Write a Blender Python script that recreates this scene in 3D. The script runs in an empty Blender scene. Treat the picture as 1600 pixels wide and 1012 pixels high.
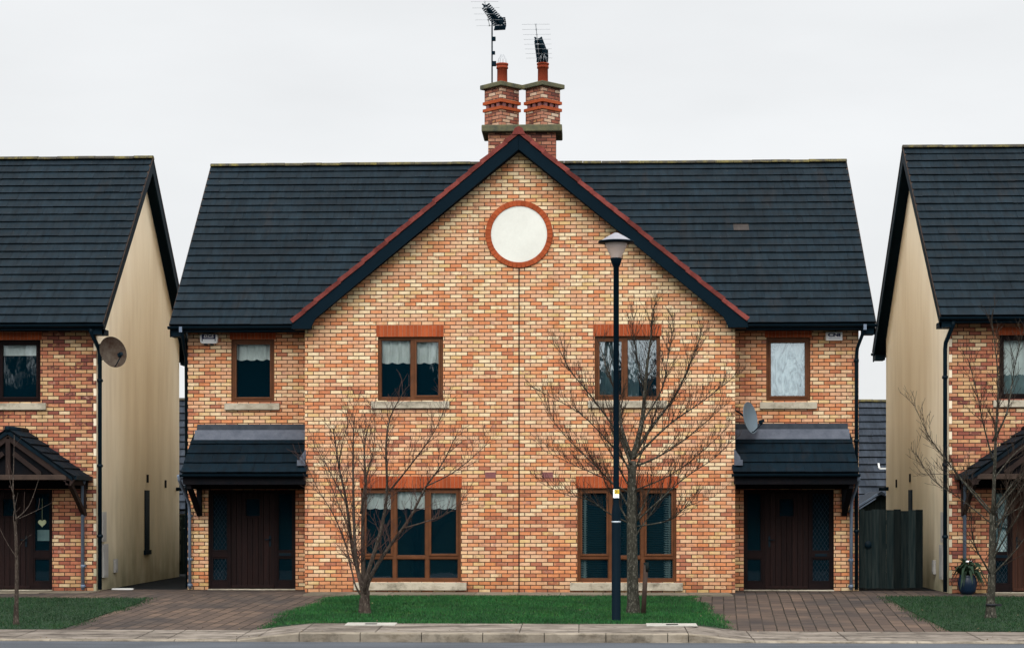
import bpy, math, random
from mathutils import Vector, Matrix
import numpy as np

R = random.Random(11)
scene = bpy.context.scene
col = scene.collection
rad = math.radians

# ------------------------------------------------------------------ materials
def srgb(r, g, b):
    f = lambda c: (c/255/12.92) if c/255 <= .04045 else ((c/255+.055)/1.055)**2.4
    return (f(r), f(g), f(b), 1)

def L(r, g, b): return (r, g, b, 1)

class NT:
    def __init__(s, name):
        s.m = bpy.data.materials.new(name); s.m.use_nodes = True
        s.t = s.m.node_tree; s.n = s.t.nodes; s.l = s.t.links
        s.b = s.n['Principled BSDF']; s.out = s.n['Material Output']
    def node(s, typ, **kw):
        x = s.n.new(typ)
        for k, v in kw.items():
            if k in x.inputs.keys() if hasattr(x.inputs, 'keys') else False: x.inputs[k].default_value = v
            else: setattr(x, k, v)
        return x
    def link(s, a, b): s.l.new(a, b)
    def coord(s, kind='Object'): return s.node('ShaderNodeTexCoord').outputs[kind]
    def noise(s, vec, scale, detail=4, rough=.55):
        x = s.n.new('ShaderNodeTexNoise'); x.inputs['Scale'].default_value = scale
        x.inputs['Detail'].default_value = detail; x.inputs['Roughness'].default_value = rough
        s.link(vec, x.inputs['Vector']); return x.outputs['Fac']
    def mapping(s, vec, scale=(1,1,1), rot=(0,0,0), loc=(0,0,0)):
        x = s.n.new('ShaderNodeMapping'); x.inputs['Scale'].default_value = scale
        x.inputs['Rotation'].default_value = rot; x.inputs['Location'].default_value = loc
        s.link(vec, x.inputs['Vector']); return x.outputs['Vector']
    def ramp(s, fac, stops, interp='LINEAR'):
        x = s.n.new('ShaderNodeValToRGB'); x.color_ramp.interpolation = interp
        e = x.color_ramp.elements
        while len(e) < len(stops): e.new(.5)
        for i, (p, c) in enumerate(stops):
            e[i].position = p; e[i].color = c if len(c) == 4 else (*c, 1)
        s.link(fac, x.inputs['Fac']); return x.outputs['Color']
    def mix(s, a, b, fac, mode='MIX'):
        x = s.n.new('ShaderNodeMix'); x.data_type = 'RGBA'; x.blend_type = mode
        for sock, v in ((x.inputs[0], fac), (x.inputs[6], a), (x.inputs[7], b)):
            if hasattr(v, 'is_output'): s.link(v, sock)
            else: sock.default_value = v
        return x.outputs[2]
    def math(s, op, a, b=None, clamp=False):
        x = s.n.new('ShaderNodeMath'); x.operation = op; x.use_clamp = clamp
        for i, v in enumerate((a, b)):
            if v is None: continue
            if hasattr(v, 'is_output'): s.link(v, x.inputs[i])
            else: x.inputs[i].default_value = v
        return x.outputs[0]
    def maprange(s, v, a, b, c, d):
        x = s.n.new('ShaderNodeMapRange'); s.link(v, x.inputs[0])
        for i, k in enumerate((a, b, c, d)): x.inputs[i+1].default_value = k
        return x.outputs[0]
    def tint(s):
        x = s.n.new('ShaderNodeAttribute'); x.attribute_name = 'tint'; return x.outputs['Fac']
    def bump(s, h, strength=.3, dist=.01, normal=None):
        x = s.n.new('ShaderNodeBump'); x.inputs['Strength'].default_value = strength
        x.inputs['Distance'].default_value = dist; s.link(h, x.inputs['Height'])
        if normal is not None: s.link(normal, x.inputs['Normal'])
        s.link(x.outputs['Normal'], s.b.inputs['Normal']); return x.outputs['Normal']
    def base(s, c):
        if hasattr(c, 'is_output'): s.link(c, s.b.inputs['Base Color'])
        else: s.b.inputs['Base Color'].default_value = c
    def rough(s, r, spec=.3):
        if hasattr(r, 'is_output'): s.link(r, s.b.inputs['Roughness'])
        else: s.b.inputs['Roughness'].default_value = r
        s.b.inputs['Specular IOR Level'].default_value = spec

def pm(name, c1, c2, scale=3, rough=.7, bump=.15, spec=.3, tint=None, fine=40, metal=0, dist=.01):
    """weathered plain surface: two tones broken up by coarse and fine noise, with an optional per-piece tint"""
    n = NT(name); co = n.coord('Object')
    a = n.noise(co, scale, 5, .6); b = n.noise(co, fine, 3, .6)
    f = n.math('ADD', n.math('MULTIPLY', a, .7), n.math('MULTIPLY', b, .3))
    c = n.mix(c1, c2, n.maprange(f, .35, .65, 0, 1))
    if tint:
        k = n.maprange(n.tint(), 0, 1, tint[0], tint[1])
        x = n.n.new('ShaderNodeCombineColor'); [n.link(k, x.inputs[i]) for i in range(3)]
        c = n.mix(c, x.outputs[0], 1.0, 'MULTIPLY')
    n.base(c); n.rough(rough, spec); n.b.inputs['Metallic'].default_value = metal
    if bump: n.bump(b, bump, dist)
    return n.m

def brick_mat(name, stops, mortar, trend=True, verge=False, bw=.225, rh=.075, ms=.009, shift=0):
    n = NT(name); uv = n.coord('UV')
    wob = n.node('ShaderNodeTexNoise'); wob.inputs['Scale'].default_value = 9; n.link(uv, wob.inputs['Vector'])
    v = n.node('ShaderNodeVectorMath', operation='MULTIPLY_ADD')
    n.link(wob.outputs['Color'], v.inputs[0]); v.inputs[1].default_value = (.005, .004, 0); n.link(uv, v.inputs[2])
    b = n.node('ShaderNodeTexBrick'); n.link(v.outputs[0], b.inputs['Vector'])
    b.offset = .5; b.squash = 1
    for k, x in dict(Scale=1, **{'Mortar Size': ms, 'Mortar Smooth': .25, 'Bias': 0, 'Brick Width': bw, 'Row Height': rh}).items(): b.inputs[k].default_value = x
    b.inputs['Color1'].default_value = (0,0,0,1); b.inputs['Color2'].default_value = (1,1,1,1); b.inputs['Mortar'].default_value = (.5,.5,.5,1)
    sep = n.node('ShaderNodeSeparateXYZ'); n.link(uv, sep.inputs[0])
    # an independent random number for every brick
    s2 = n.node('ShaderNodeSeparateXYZ'); n.link(v.outputs[0], s2.inputs[0])
    row = n.math('FLOOR', n.math('DIVIDE', s2.outputs[1], rh)); odd = n.math('FLOORED_MODULO', row, 2)
    colm = n.math('FLOOR', n.math('ADD', n.math('DIVIDE', s2.outputs[0], bw), n.math('MULTIPLY', n.math('SUBTRACT', 1, odd), .5)))
    cv = n.node('ShaderNodeCombineXYZ'); n.link(n.math('ADD', colm, .5), cv.inputs[0]); n.link(n.math('ADD', row, .5), cv.inputs[1])
    wn = n.node('ShaderNodeTexWhiteNoise'); n.link(cv.outputs[0], wn.inputs['Vector'])
    big = n.noise(uv, .55, 3, .6)
    f = n.math('ADD', wn.outputs['Value'], n.maprange(big, .3, .7, -.13, .13))
    if trend:  # redder batches low on the wall, paler ones above
        f = n.math('ADD', f, n.maprange(sep.outputs[1], 0, 5.5, -.16, .10))
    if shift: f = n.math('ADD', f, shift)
    c = n.ramp(f, stops)
    # some bricks carry ochre or purplish burn marks
    cv2 = n.node('ShaderNodeVectorMath', operation='ADD'); n.link(cv.outputs[0], cv2.inputs[0]); cv2.inputs[1].default_value = (31.5, 17.5, 0)
    wn2 = n.node('ShaderNodeTexWhiteNoise'); n.link(cv2.outputs[0], wn2.inputs['Vector'])
    mk = n.math('MULTIPLY', n.maprange(n.noise(uv, 11, 3, .6), .5, .6, 0, 1), n.maprange(wn2.outputs['Value'], .55, .75, 0, .75), True)
    burn = n.ramp(wn2.outputs['Value'], [(.55, L(.56,.35,.12)), (.8, L(.52,.24,.11)), (1, L(.36,.19,.15))])
    c = n.mix(c, burn, mk)
    # inside each brick: blotches and a darker fired edge
    blot = n.noise(uv, 16, 4, .65); fine = n.noise(uv, 90, 3, .6)
    k = n.math('ADD', n.maprange(blot, .25, .75, .8, 1.15), n.maprange(fine, .3, .7, -.1, .1))
    x = n.n.new('ShaderNodeCombineColor'); [n.link(k, x.inputs[i]) for i in range(3)]
    c = n.mix(c, x.outputs[0], 1.0, 'MULTIPLY')
    yb = n.noise(n.mapping(uv, loc=(7.3, 2.1, 0)), 1.4, 4, .7)      # ochre lime bloom in patches
    c = n.mix(c, n.mix(c, L(.95, .78, .38), .8, 'MULTIPLY'), n.maprange(yb, .52, .75, 0, .5))
    mo = n.mix(mortar, tuple(q*.55 for q in mortar[:3])+(1,), n.maprange(n.noise(uv, 3, 3), .3, .7, 0, 1))
    c = n.mix(c, mo, b.outputs['Fac'])
    # damp and dirt close to the ground
    d = n.math('MULTIPLY', n.maprange(sep.outputs[1], 0, .45, 1, 0), n.maprange(n.noise(uv, 2.5, 4), .3, .7, .2, 1), True)
    c = n.mix(c, n.mix(c, L(.45, .46, .36), 1, 'MULTIPLY'), n.math('MULTIPLY', d, .8))
    if verge:  # soot and algae washed down from the sloping verges
        ax = n.math('ABSOLUTE', sep.outputs[0]); dd = n.math('SUBTRACT', n.math('SUBTRACT', 8.72, n.math('MULTIPLY', ax, .828)), sep.outputs[1])
        e = n.math('MULTIPLY', n.maprange(dd, 0, .75, 1, 0), n.maprange(n.noise(uv, 2.6, 4, .65), .3, .65, .15, 1), True)
        c = n.mix(c, n.mix(c, L(.30,.30,.22), 1, 'MULTIPLY'), n.math('MULTIPLY', e, .85))
    st = n.noise(n.mapping(uv, scale=(3.2, .25, 1)), 1, 4, .6)       # faint rain streaks
    c = n.mix(c, n.mix(c, L(.72, .7, .66), 1, 'MULTIPLY'), n.maprange(st, .5, .75, 0, .6))
    n.base(c); n.rough(.88, .2)
    h = n.math('ADD', n.math('MULTIPLY', b.outputs['Fac'], -1), n.math('MULTIPLY', fine, .35))
    n.bump(h, .55, .008)
    return n.m

def glass_mat(name, tintc, wav=.0, refl=2.0):
    """double glazing: sees in, mirrors the far side of the road, with a teal diffuse added to lift the dark panes"""
    n = NT(name); n.n.remove(n.b)
    tr = n.n.new('ShaderNodeBsdfTransparent'); tr.inputs[0].default_value = tintc
    gl = n.n.new('ShaderNodeBsdfGlossy'); gl.inputs['Roughness'].default_value = .012; gl.inputs['Color'].default_value = (.85,.95,1,1)
    fr = n.n.new('ShaderNodeFresnel'); fr.inputs['IOR'].default_value = 1.52
    if wav:
        b = n.n.new('ShaderNodeBump'); b.inputs['Strength'].default_value = wav; b.inputs['Distance'].default_value = .05
        n.link(n.noise(n.mapping(n.coord('Object'), scale=(1, 1, .5)), 2.6, 3), b.inputs['Height']); n.link(b.outputs[0], gl.inputs['Normal'])
    mx = n.n.new('ShaderNodeMixShader'); n.link(n.math('MULTIPLY', fr.outputs[0], refl, True), mx.inputs[0]); n.link(tr.outputs[0], mx.inputs[1]); n.link(gl.outputs[0], mx.inputs[2])
    df = n.n.new('ShaderNodeBsdfDiffuse'); df.inputs[0].default_value = (.0005,.0066,.0110,1)  # teal haze added so that dark panes never reach black
    ad = n.n.new('ShaderNodeAddShader'); n.link(mx.outputs[0], ad.inputs[0]); n.link(df.outputs[0], ad.inputs[1])
    n.link(ad.outputs[0], n.out.inputs['Surface']); return n.m

STOPS = [(0.0, L(0.369,0.136,0.077)), (.06, L(0.485,0.177,0.084)), (.16, L(0.592,0.224,0.096)), (.28, L(0.611,0.273,0.134)), (.42, L(0.611,0.318,0.178)),
         (.56, L(0.626,0.364,0.219)), (.69, L(0.640,0.399,0.235)), (.76, L(0.611,0.404,0.178)), (.84, L(0.669,0.470,0.278)), (1.0, L(0.718,0.561,0.355))]
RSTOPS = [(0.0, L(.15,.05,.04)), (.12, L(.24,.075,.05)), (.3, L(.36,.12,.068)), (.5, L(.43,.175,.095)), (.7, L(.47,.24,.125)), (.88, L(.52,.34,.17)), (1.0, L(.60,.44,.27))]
CSTOPS = [(0.0, L(.12,.045,.035)), (.25, L(.24,.075,.048)), (.5, L(.33,.12,.075)), (.72, L(.38,.17,.11)), (.86, L(.46,.26,.16)), (1.0, L(.56,.42,.31))]
M = {}
M['brick'] = brick_mat('multicoloured_brick', STOPS, L(.075,.038,.024), verge=True)
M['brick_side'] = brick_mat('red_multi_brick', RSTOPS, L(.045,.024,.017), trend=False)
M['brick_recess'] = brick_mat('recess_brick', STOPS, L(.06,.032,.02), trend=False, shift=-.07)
M['brick_chimney'] = brick_mat('chimney_brick', CSTOPS, L(.06,.035,.03), trend=False)
M['soldier'] = pm('orange_red_brick', L(.285,.055,.019), L(.37,.085,.03), 4, .85, .3, tint=(.8,1.1), fine=60, spec=.1)
M['purple'] = pm('purple_brick', L(.15,.055,.055), L(.2,.08,.075), 12, .9, .5)
M['joint'] = pm('pale_mortar', L(.36,.2,.13), L(.28,.14,.09), 8, .9)
M['plaque'] = pm('ivory_plaque', L(.58,.575,.52), L(.67,.67,.61), 1.2, .7, .12, fine=25)
M['verge_red'] = pm('red_clay_verge', L(.115,.024,.02), L(.21,.055,.045), 5, .85, .4, tint=(.6,1.2), fine=30, spec=.1)
M['fascia'] = pm('black_fascia', L(.0007,.0062,.0115), L(.0012,.0085,.015), 3, .6, .05, .05)
M['soffit'] = pm('dark_soffit', L(.001,.006,.011), L(.0015,.008,.013), 3, .7, .05, .05)
M['gutter'] = pm('black_gutter', L(.0008,.0062,.0115), L(.0015,.009,.015), 4, .5, .05, .1)
M['pipe_grey'] = pm('blue_grey_pipe', L(.10,.135,.19), L(.14,.175,.23), 5, .5, .05, .2)
M['frame'] = pm('brown_frame', L(.075,.027,.010), L(.115,.042,.016), 6, .5, .1, .15, fine=80)
M['frame_dark'] = pm('dark_brown_frame', L(.0075,.0055,.006), L(.013,.0072,.007), 6, .65, .1, .04, fine=80)
M['glass'] = glass_mat('window_glass', (.84,.9,.9,1), .02, 1.3)
M['glass_porch'] = glass_mat('porch_glass', (.8,.88,.88,1), 0, .45)
M['glass_wavy'] = glass_mat('wavy_window_glass', (.8,.88,.9,1), .10, 5.0)
M['room_shade'] = pm('unlit_room_shade', L(.003,.015,.021), L(.002,.011,.016), 2, 1, 0, 0)
M['cream'] = None
M['lead'] = pm('lead_flashing', L(.045,.055,.075), L(.085,.095,.12), 6, .5, .2, .3, metal=.1)
M['lead_dark'] = pm('dark_lead', L(.012,.018,.027), L(.03,.037,.048), 7, .6, .2, .15)
M['timber'] = pm('dark_timber', L(.0045,.006,.008), L(.009,.0075,.0085), 4, .8, .2, .03, fine=60)
M['timber_mid'] = pm('brown_timber', L(.018,.0125,.0115), L(.03,.019,.016), 4, .75, .2, .06, fine=60)
M['timber_pale'] = pm('weathered_timber', L(.032,.022,.018), L(.058,.038,.029), 4, .75, .2, .1, fine=60)
M['terracotta'] = pm('terracotta', L(.20,.034,.015), L(.26,.05,.023), 5, .85, .1, .1)
M['cap'] = pm('mossy_slab', L(.05,.055,.04), L(.13,.12,.06), 5, .9, .4, fine=30)
M['aerial'] = pm('aerial_dark', L(.0007,.008,.015), L(.001,.01,.018), 3, .6, 0, .05)
M['aerial_rod'] = pm('aerial_rod', L(.3,.32,.34), L(.36,.38,.4), 3, .4, 0, metal=.5)
M['white_plastic'] = pm('white_plastic', L(.84,.84,.84), L(.9,.9,.89), 2, .5, .03)
M['navy'] = pm('navy_print', L(.008,.012,.06), L(.01,.014,.07), 2, .5, 0)
M['print_grey'] = pm('grey_print', L(.38,.36,.46), L(.42,.4,.5), 2, .6, 0)
M['yellow'] = pm('yellow_label', L(.75,.5,.02), L(.8,.55,.03), 2, .6, 0)
M['black'] = pm('black_print', L(.006,.008,.01), L(.008,.01,.012), 2, .6, 0)
M['dish_rust'] = pm('rusty_dish', L(.085,.07,.055), L(.028,.014,.009), 2.4, .85, .1, .03, fine=14)
M['dish_grey'] = pm('grey_dish', L(.10,.14,.17), L(.14,.18,.21), 3, .5, .05)
M['lamp'] = pm('black_lamp_post', L(.0006,.0055,.011), L(.001,.0075,.0135), 3, .6, .05, .06)
M['lamp_hat'] = pm('lamp_cap', L(.17,.165,.19), L(.24,.235,.26), 4, .4, .05, .4)
M['band'] = pm('silver_band', L(.4,.45,.5), L(.5,.55,.6), 4, .4, 0, metal=.4)
M['kerb'] = None
def bark(name, dark, mid_, pale, amt):
    n = NT(name); co = n.coord('Object'); v = n.mapping(co, scale=(1, 1, .45))
    a = n.noise(v, 14, 5, .65); b = n.noise(v, 38, 4, .7); f = n.noise(co, 90, 3, .6)
    c = n.mix(dark, mid_, n.maprange(a, .35, .65, 0, 1)); c = n.mix(c, pale, n.maprange(b, .54, .62, 0, amt))
    n.base(c); n.rough(.9, .08); n.bump(n.math('ADD', a, f), .7, .012); return n.m
M['bark_brown'] = bark('grey_brown_bark', L(.02,.015,.012), L(.06,.046,.037), L(.13,.11,.09), .6)
M['twig_red'] = pm('reddish_twig', L(.042,.022,.019), L(.085,.048,.038), 6, .85, .1, .1)
M['bark_green'] = bark('lichen_bark', L(.018,.018,.014), L(.05,.047,.036), L(.15,.14,.115), .75)
M['twig_dark'] = pm('dark_twig', L(.02,.014,.0105), L(.04,.028,.02), 6, .85, .1, .1)
M['pot_blue'] = pm('blue_glaze', L(.0022,.010,.024), L(.005,.017,.038), 4, .4, .03, .3)
M['leaf'] = pm('dark_leaf', L(.008,.02,.012), L(.02,.04,.02), 8, .6, 0, .15)
M['white_paint'] = pm('white_board', L(.5,.5,.48), L(.62,.62,.6), 3, .7, .05)
M['cover'] = pm('pale_concrete_cover', L(.27,.255,.225), L(.38,.36,.32), 5, .85, .2, fine=60)
M['meter'] = pm('pale_meter_box', L(.28,.27,.26), L(.36,.35,.33), 3, .6, .05, .15)
M['green_orn'] = pm('pale_green_ornament', L(.3,.35,.2), L(.4,.42,.25), 5, .6, 0)

def blind_mat(name, c1, c2, sc):
    n = NT(name); co = n.coord('Object')
    w = n.noise(n.mapping(co, scale=(1,1,.35)), sc, 4, .6)
    n.base(n.mix(c1, c2, n.maprange(w, .35, .65, 0, 1))); n.rough(.9, .1); return n.m
def reflection_swirl_mat():
    n = NT('net_curtain'); co = n.coord('Object'); x = n.n.new('ShaderNodeTexNoise'); x.inputs['Scale'].default_value = 2.2; x.inputs['Detail'].default_value = 6; x.inputs['Distortion'].default_value = 2.6  # pale and teal swirls paint the pane's reflection onto the net
    n.link(n.mapping(co, scale=(1.6, 1, .8)), x.inputs['Vector'])
    n.base(n.ramp(x.outputs['Fac'], [(.36, L(.03,.07,.08)), (.45, L(.22,.31,.33)), (.53, L(.6,.67,.67)), (.64, L(.85,.88,.87))])); n.rough(.9, .1); return n.m
M['blind'] = blind_mat('white_blind', L(.80,.80,.76), L(.62,.62,.58), 9)
M['net'] = reflection_swirl_mat()
M['curtain'] = blind_mat('grey_curtain', L(.22,.28,.27), L(.13,.17,.17), 6)
M['slat'] = blind_mat('dark_slat', L(.004,.010,.012), L(.006,.012,.014), 6)

def cream_mat():
    n = NT('cream_render'); co = n.coord('Object')
    s1 = n.noise(n.mapping(co, scale=(1, .9, .16)), 1.6, 4, .6)
    s2 = n.noise(n.mapping(co, scale=(1, 2.6, .35)), 1.5, 5, .65)
    fine = n.noise(co, 60, 3, .7)
    c = n.mix(L(.87,.76,.585), L(.77,.65,.48), n.maprange(s1, .38, .64, 0, 1))
    c = n.mix(c, n.mix(c, L(.78,.75,.7), 1, 'MULTIPLY'), n.maprange(s2, .5, .75, 0, .4))
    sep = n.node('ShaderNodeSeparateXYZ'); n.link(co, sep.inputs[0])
    alley_shade = n.math('MULTIPLY', n.maprange(sep.outputs[2], .1, 3.6, 1, 0), n.maprange(n.noise(n.mapping(co, scale=(1,.7,.25), loc=(2,3,1)), 1.3, 5, .6), .3, .6, .35, 1), True)  # painted shade: the wall darkens downwards where the alley blocks light
    c = n.mix(c, n.mix(c, L(.40,.43,.38), 1, 'MULTIPLY'), n.math('MULTIPLY', alley_shade, .95))
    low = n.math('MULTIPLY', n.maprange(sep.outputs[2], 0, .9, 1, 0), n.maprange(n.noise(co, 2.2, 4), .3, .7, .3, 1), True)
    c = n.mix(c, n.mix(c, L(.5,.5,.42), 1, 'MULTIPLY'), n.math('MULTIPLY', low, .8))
    n.base(c); n.rough(.9, .15); n.bump(fine, .3, .006); return n.m
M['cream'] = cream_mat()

def tile_mat(name, c1, c2, lich=.3):
    n = NT(name); co = n.coord('Object'); t = n.tint()
    c = n.mix(c1, c2, t)
    c = n.mix(c, L(.0006,.0028,.0048), n.math('LESS_THAN', t, -.5))  # shadow line under each course, painted onto the tile lips
    c = n.mix(c, L(.052,.042,.037), n.math('MULTIPLY', n.math('GREATER_THAN', t, 1.5), .8))
    big = n.noise(co, .6, 4, .6); mid = n.noise(co, 5, 5, .65); fine = n.noise(co, 45, 3, .6)
    k = n.math('ADD', n.maprange(big, .3, .7, .8, 1.2), n.maprange(mid, .3, .7, -.25, .25))
    x = n.n.new('ShaderNodeCombineColor'); [n.link(k, x.inputs[i]) for i in range(3)]
    c = n.mix(c, x.outputs[0], 1, 'MULTIPLY')
    vs = n.noise(n.mapping(co, scale=(11, 1.6, 1.6), loc=(1, 5, 3)), 1, 4, .65)     # rain marks running down the tiles
    k2 = n.maprange(vs, .3, .7, .68, 1.38); x2 = n.n.new('ShaderNodeCombineColor'); [n.link(k2, x2.inputs[i]) for i in range(3)]
    c = n.mix(c, x2.outputs[0], 1, 'MULTIPLY')
    stain = n.noise(n.mapping(co, scale=(1.6, .5, .5), loc=(3, 1, 0)), 1, 4, .7)
    c = n.mix(c, L(.028,.02,.016), n.maprange(stain, .58, .8, 0, .4))
    li = n.noise(n.mapping(co, loc=(9, 4, 2)), 26, 2, .5)             # pinhead lichen spots
    c = n.mix(c, L(.2,.21,.19), n.maprange(li, .735, .77, 0, lich))
    n.base(c); n.rough(n.maprange(mid, .3, .7, .65, .9), .1); n.bump(fine, .3, .006); return n.m
M['tile'] = tile_mat('dark_slate_tile', L(.0040,.0092,.0138), L(.0066,.0130,.0182))
M['tile_far'] = tile_mat('grey_slate_tile', L(.014,.019,.027), L(.032,.039,.05))
M['tile_canopy'] = tile_mat('canopy_tile', L(.0006,.0055,.0100), L(.0012,.0072,.0125), .1)
def ridge_mat():
    n = NT('mossy_ridge'); co = n.coord('Object'); mo = n.noise(co, 3.5, 5, .7); f = n.noise(co, 30, 3)
    c = n.mix(L(.05,.045,.036), L(.17,.14,.04), n.maprange(mo, .45, .68, 0, 1))
    c = n.mix(c, L(.035,.04,.03), n.maprange(f, .52, .7, 0, .8))
    n.base(c); n.rough(.95, .1); n.bump(f, .6, .02); return n.m
M['ridge'] = ridge_mat()

def asphalt_mat():
    n = NT('asphalt'); co = n.coord('Object'); a = n.noise(co, .7, 5); f = n.noise(co, 130, 2, .8); s = n.noise(n.mapping(co, scale=(.25, 3, 1)), 1.2, 4)
    c = n.mix(L(.052,.06,.072), L(.085,.094,.108), n.maprange(f, .35, .65, 0, 1))
    c = n.mix(c, n.mix(c, L(.7,.7,.7), 1, 'MULTIPLY'), n.maprange(n.math('MULTIPLY', a, s), .2, .35, 0, 1))
    n.base(c); n.rough(.85, .25); n.bump(f, .5, .006); return n.m
M['asphalt'] = asphalt_mat()
def concrete_mat(name, a1, a2, dirt, tint=(.8,1.12)):
    n = NT(name); co = n.coord('Object'); a = n.noise(n.mapping(co, scale=(.55, 2.2, 1)), 1.8, 6, .7); f = n.noise(co, 70, 3, .7)
    d = n.noise(n.mapping(co, loc=(4, 8, 1)), 3.2, 5, .7)
    c = n.mix(a1, a2, n.maprange(a, .35, .65, 0, 1)); c = n.mix(c, dirt, n.maprange(d, .5, .7, 0, .75))
    k = n.maprange(n.tint(), 0, 1, tint[0], tint[1]); x = n.n.new('ShaderNodeCombineColor'); [n.link(k, x.inputs[i]) for i in range(3)]
    g2 = n.noise(n.mapping(co, scale=(.9, 5, 2), loc=(2, 6, 4)), 2.2, 6, .75)
    c = n.mix(c, n.mix(c, L(.5,.47,.43), 1, 'MULTIPLY'), n.maprange(g2, .5, .68, 0, .85))
    c = n.mix(c, x.outputs[0], 1, 'MULTIPLY'); n.base(c); n.rough(1, .04); n.bump(f, .4, .008); return n.m
M['kerb'] = concrete_mat('kerb_concrete', L(.17,.145,.115), L(.29,.25,.195), L(.07,.062,.05))
M['sill'] = concrete_mat('concrete_sill', L(.48,.43,.34), L(.37,.33,.255), L(.08,.07,.052), (.9,1.05))
M['path'] = concrete_mat('path_concrete', L(.075,.063,.054), L(.26,.225,.19), L(.05,.042,.037), (.88,1.08))
M['apron'] = concrete_mat('apron_concrete', L(.14,.12,.09), L(.2,.17,.13), L(.07,.065,.045))
def paver_mat():
    n = NT('brick_pavers'); co = n.coord('Object')
    v = n.mapping(co, rot=(0, 0, rad(90+4)))
    wob = n.node('ShaderNodeTexNoise'); wob.inputs['Scale'].default_value = 2.5; n.link(co, wob.inputs['Vector'])
    vm = n.node('ShaderNodeVectorMath', operation='MULTIPLY_ADD'); n.link(wob.outputs['Color'], vm.inputs[0]); vm.inputs[1].default_value = (.02,.02,0); n.link(v, vm.inputs[2])
    b = n.node('ShaderNodeTexBrick'); n.link(vm.outputs[0], b.inputs['Vector']); b.offset = .5
    for k, x in {'Scale':1,'Mortar Size':.012,'Mortar Smooth':.3,'Bias':0,'Brick Width':.42,'Row Height':.21}.items(): b.inputs[k].default_value = x
    b.inputs['Color1'].default_value = (0,0,0,1); b.inputs['Color2'].default_value = (1,1,1,1); b.inputs['Mortar'].default_value = (.5,.5,.5,1)
    c = n.ramp(b.outputs['Color'], [(0, L(.064,.053,.049)), (.5, L(.078,.063,.056)), (1, L(.10,.078,.066))])
    pt = n.noise(co, .55, 4, .6)
    c = n.mix(n.mix(c, L(.62,.66,.7), 1, 'MULTIPLY'), n.mix(c, L(1.25,1.12,1.0), 1, 'MULTIPLY'), n.maprange(pt, .36, .64, 0, 1))
    sp = n.noise(co, 1.7, 5, .7)
    c = n.mix(c, L(.03,.026,.022), n.maprange(sp, .58, .74, 0, .7))
    jn = n.maprange(n.noise(co, 1.1, 3), .35, .6, .35, 1)
    c = n.mix(c, L(.018,.017,.013), n.math('MULTIPLY', b.outputs['Fac'], jn))
    f = n.noise(co, 80, 3); n.base(c); n.rough(1, .05)
    n.bump(n.math('ADD', n.math('MULTIPLY', b.outputs['Fac'], -1), n.math('MULTIPLY', f, .3)), .5, .01); return n.m
M['paver'] = paver_mat()
M['soil'] = pm('lawn_soil', L(.005,.02,.007), L(.008,.028,.009), 3, .95, .2)
M['ground'] = pm('rough_ground', L(.012,.018,.012), L(.02,.026,.017), .3, 1, 0, 0)
M['yard'] = concrete_mat('yard_concrete', L(.010,.012,.014), L(.018,.02,.021), L(.007,.008,.009))
def grass_mat():
    n = NT('grass_blades'); t = n.tint(); co = n.coord('Object')
    c = n.ramp(t, [(0, L(.004,.044,.011)), (.5, L(.012,.092,.019)), (.85, L(.034,.135,.026)), (.95, L(.07,.10,.035)), (1, L(.12,.11,.05))])
    p = n.noise(co, .9, 4, .6); c = n.mix(c, n.mix(c, L(.5,.58,.55), 1, 'MULTIPLY'), n.maprange(p, .35, .65, 0, 1)); q = n.noise(n.mapping(co, loc=(5,3,0)), 1.7, 4, .65); c = n.mix(c, n.mix(c, L(2.2,1.25,.9), 1, 'MULTIPLY'), n.maprange(q, .52, .72, 0, .8))
    n.base(c); n.rough(.7, .2); return n.m
M['grass'] = grass_mat()
def grass_dull():
    n = NT('dull_grass_blades'); t = n.tint(); co = n.coord('Object')
    c = n.ramp(t, [(0, L(.003,.022,.007)), (.5, L(.009,.050,.012)), (.8, L(.028,.060,.015)), (1, L(.07,.06,.03))])
    p = n.noise(co, .9, 4, .6); c = n.mix(c, n.mix(c, L(.55,.6,.6), 1, 'MULTIPLY'), n.maprange(p, .35, .65, 0, 1))
    n.base(c); n.rough(.7, .2); return n.m
M['grass_dull'] = grass_dull()

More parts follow.
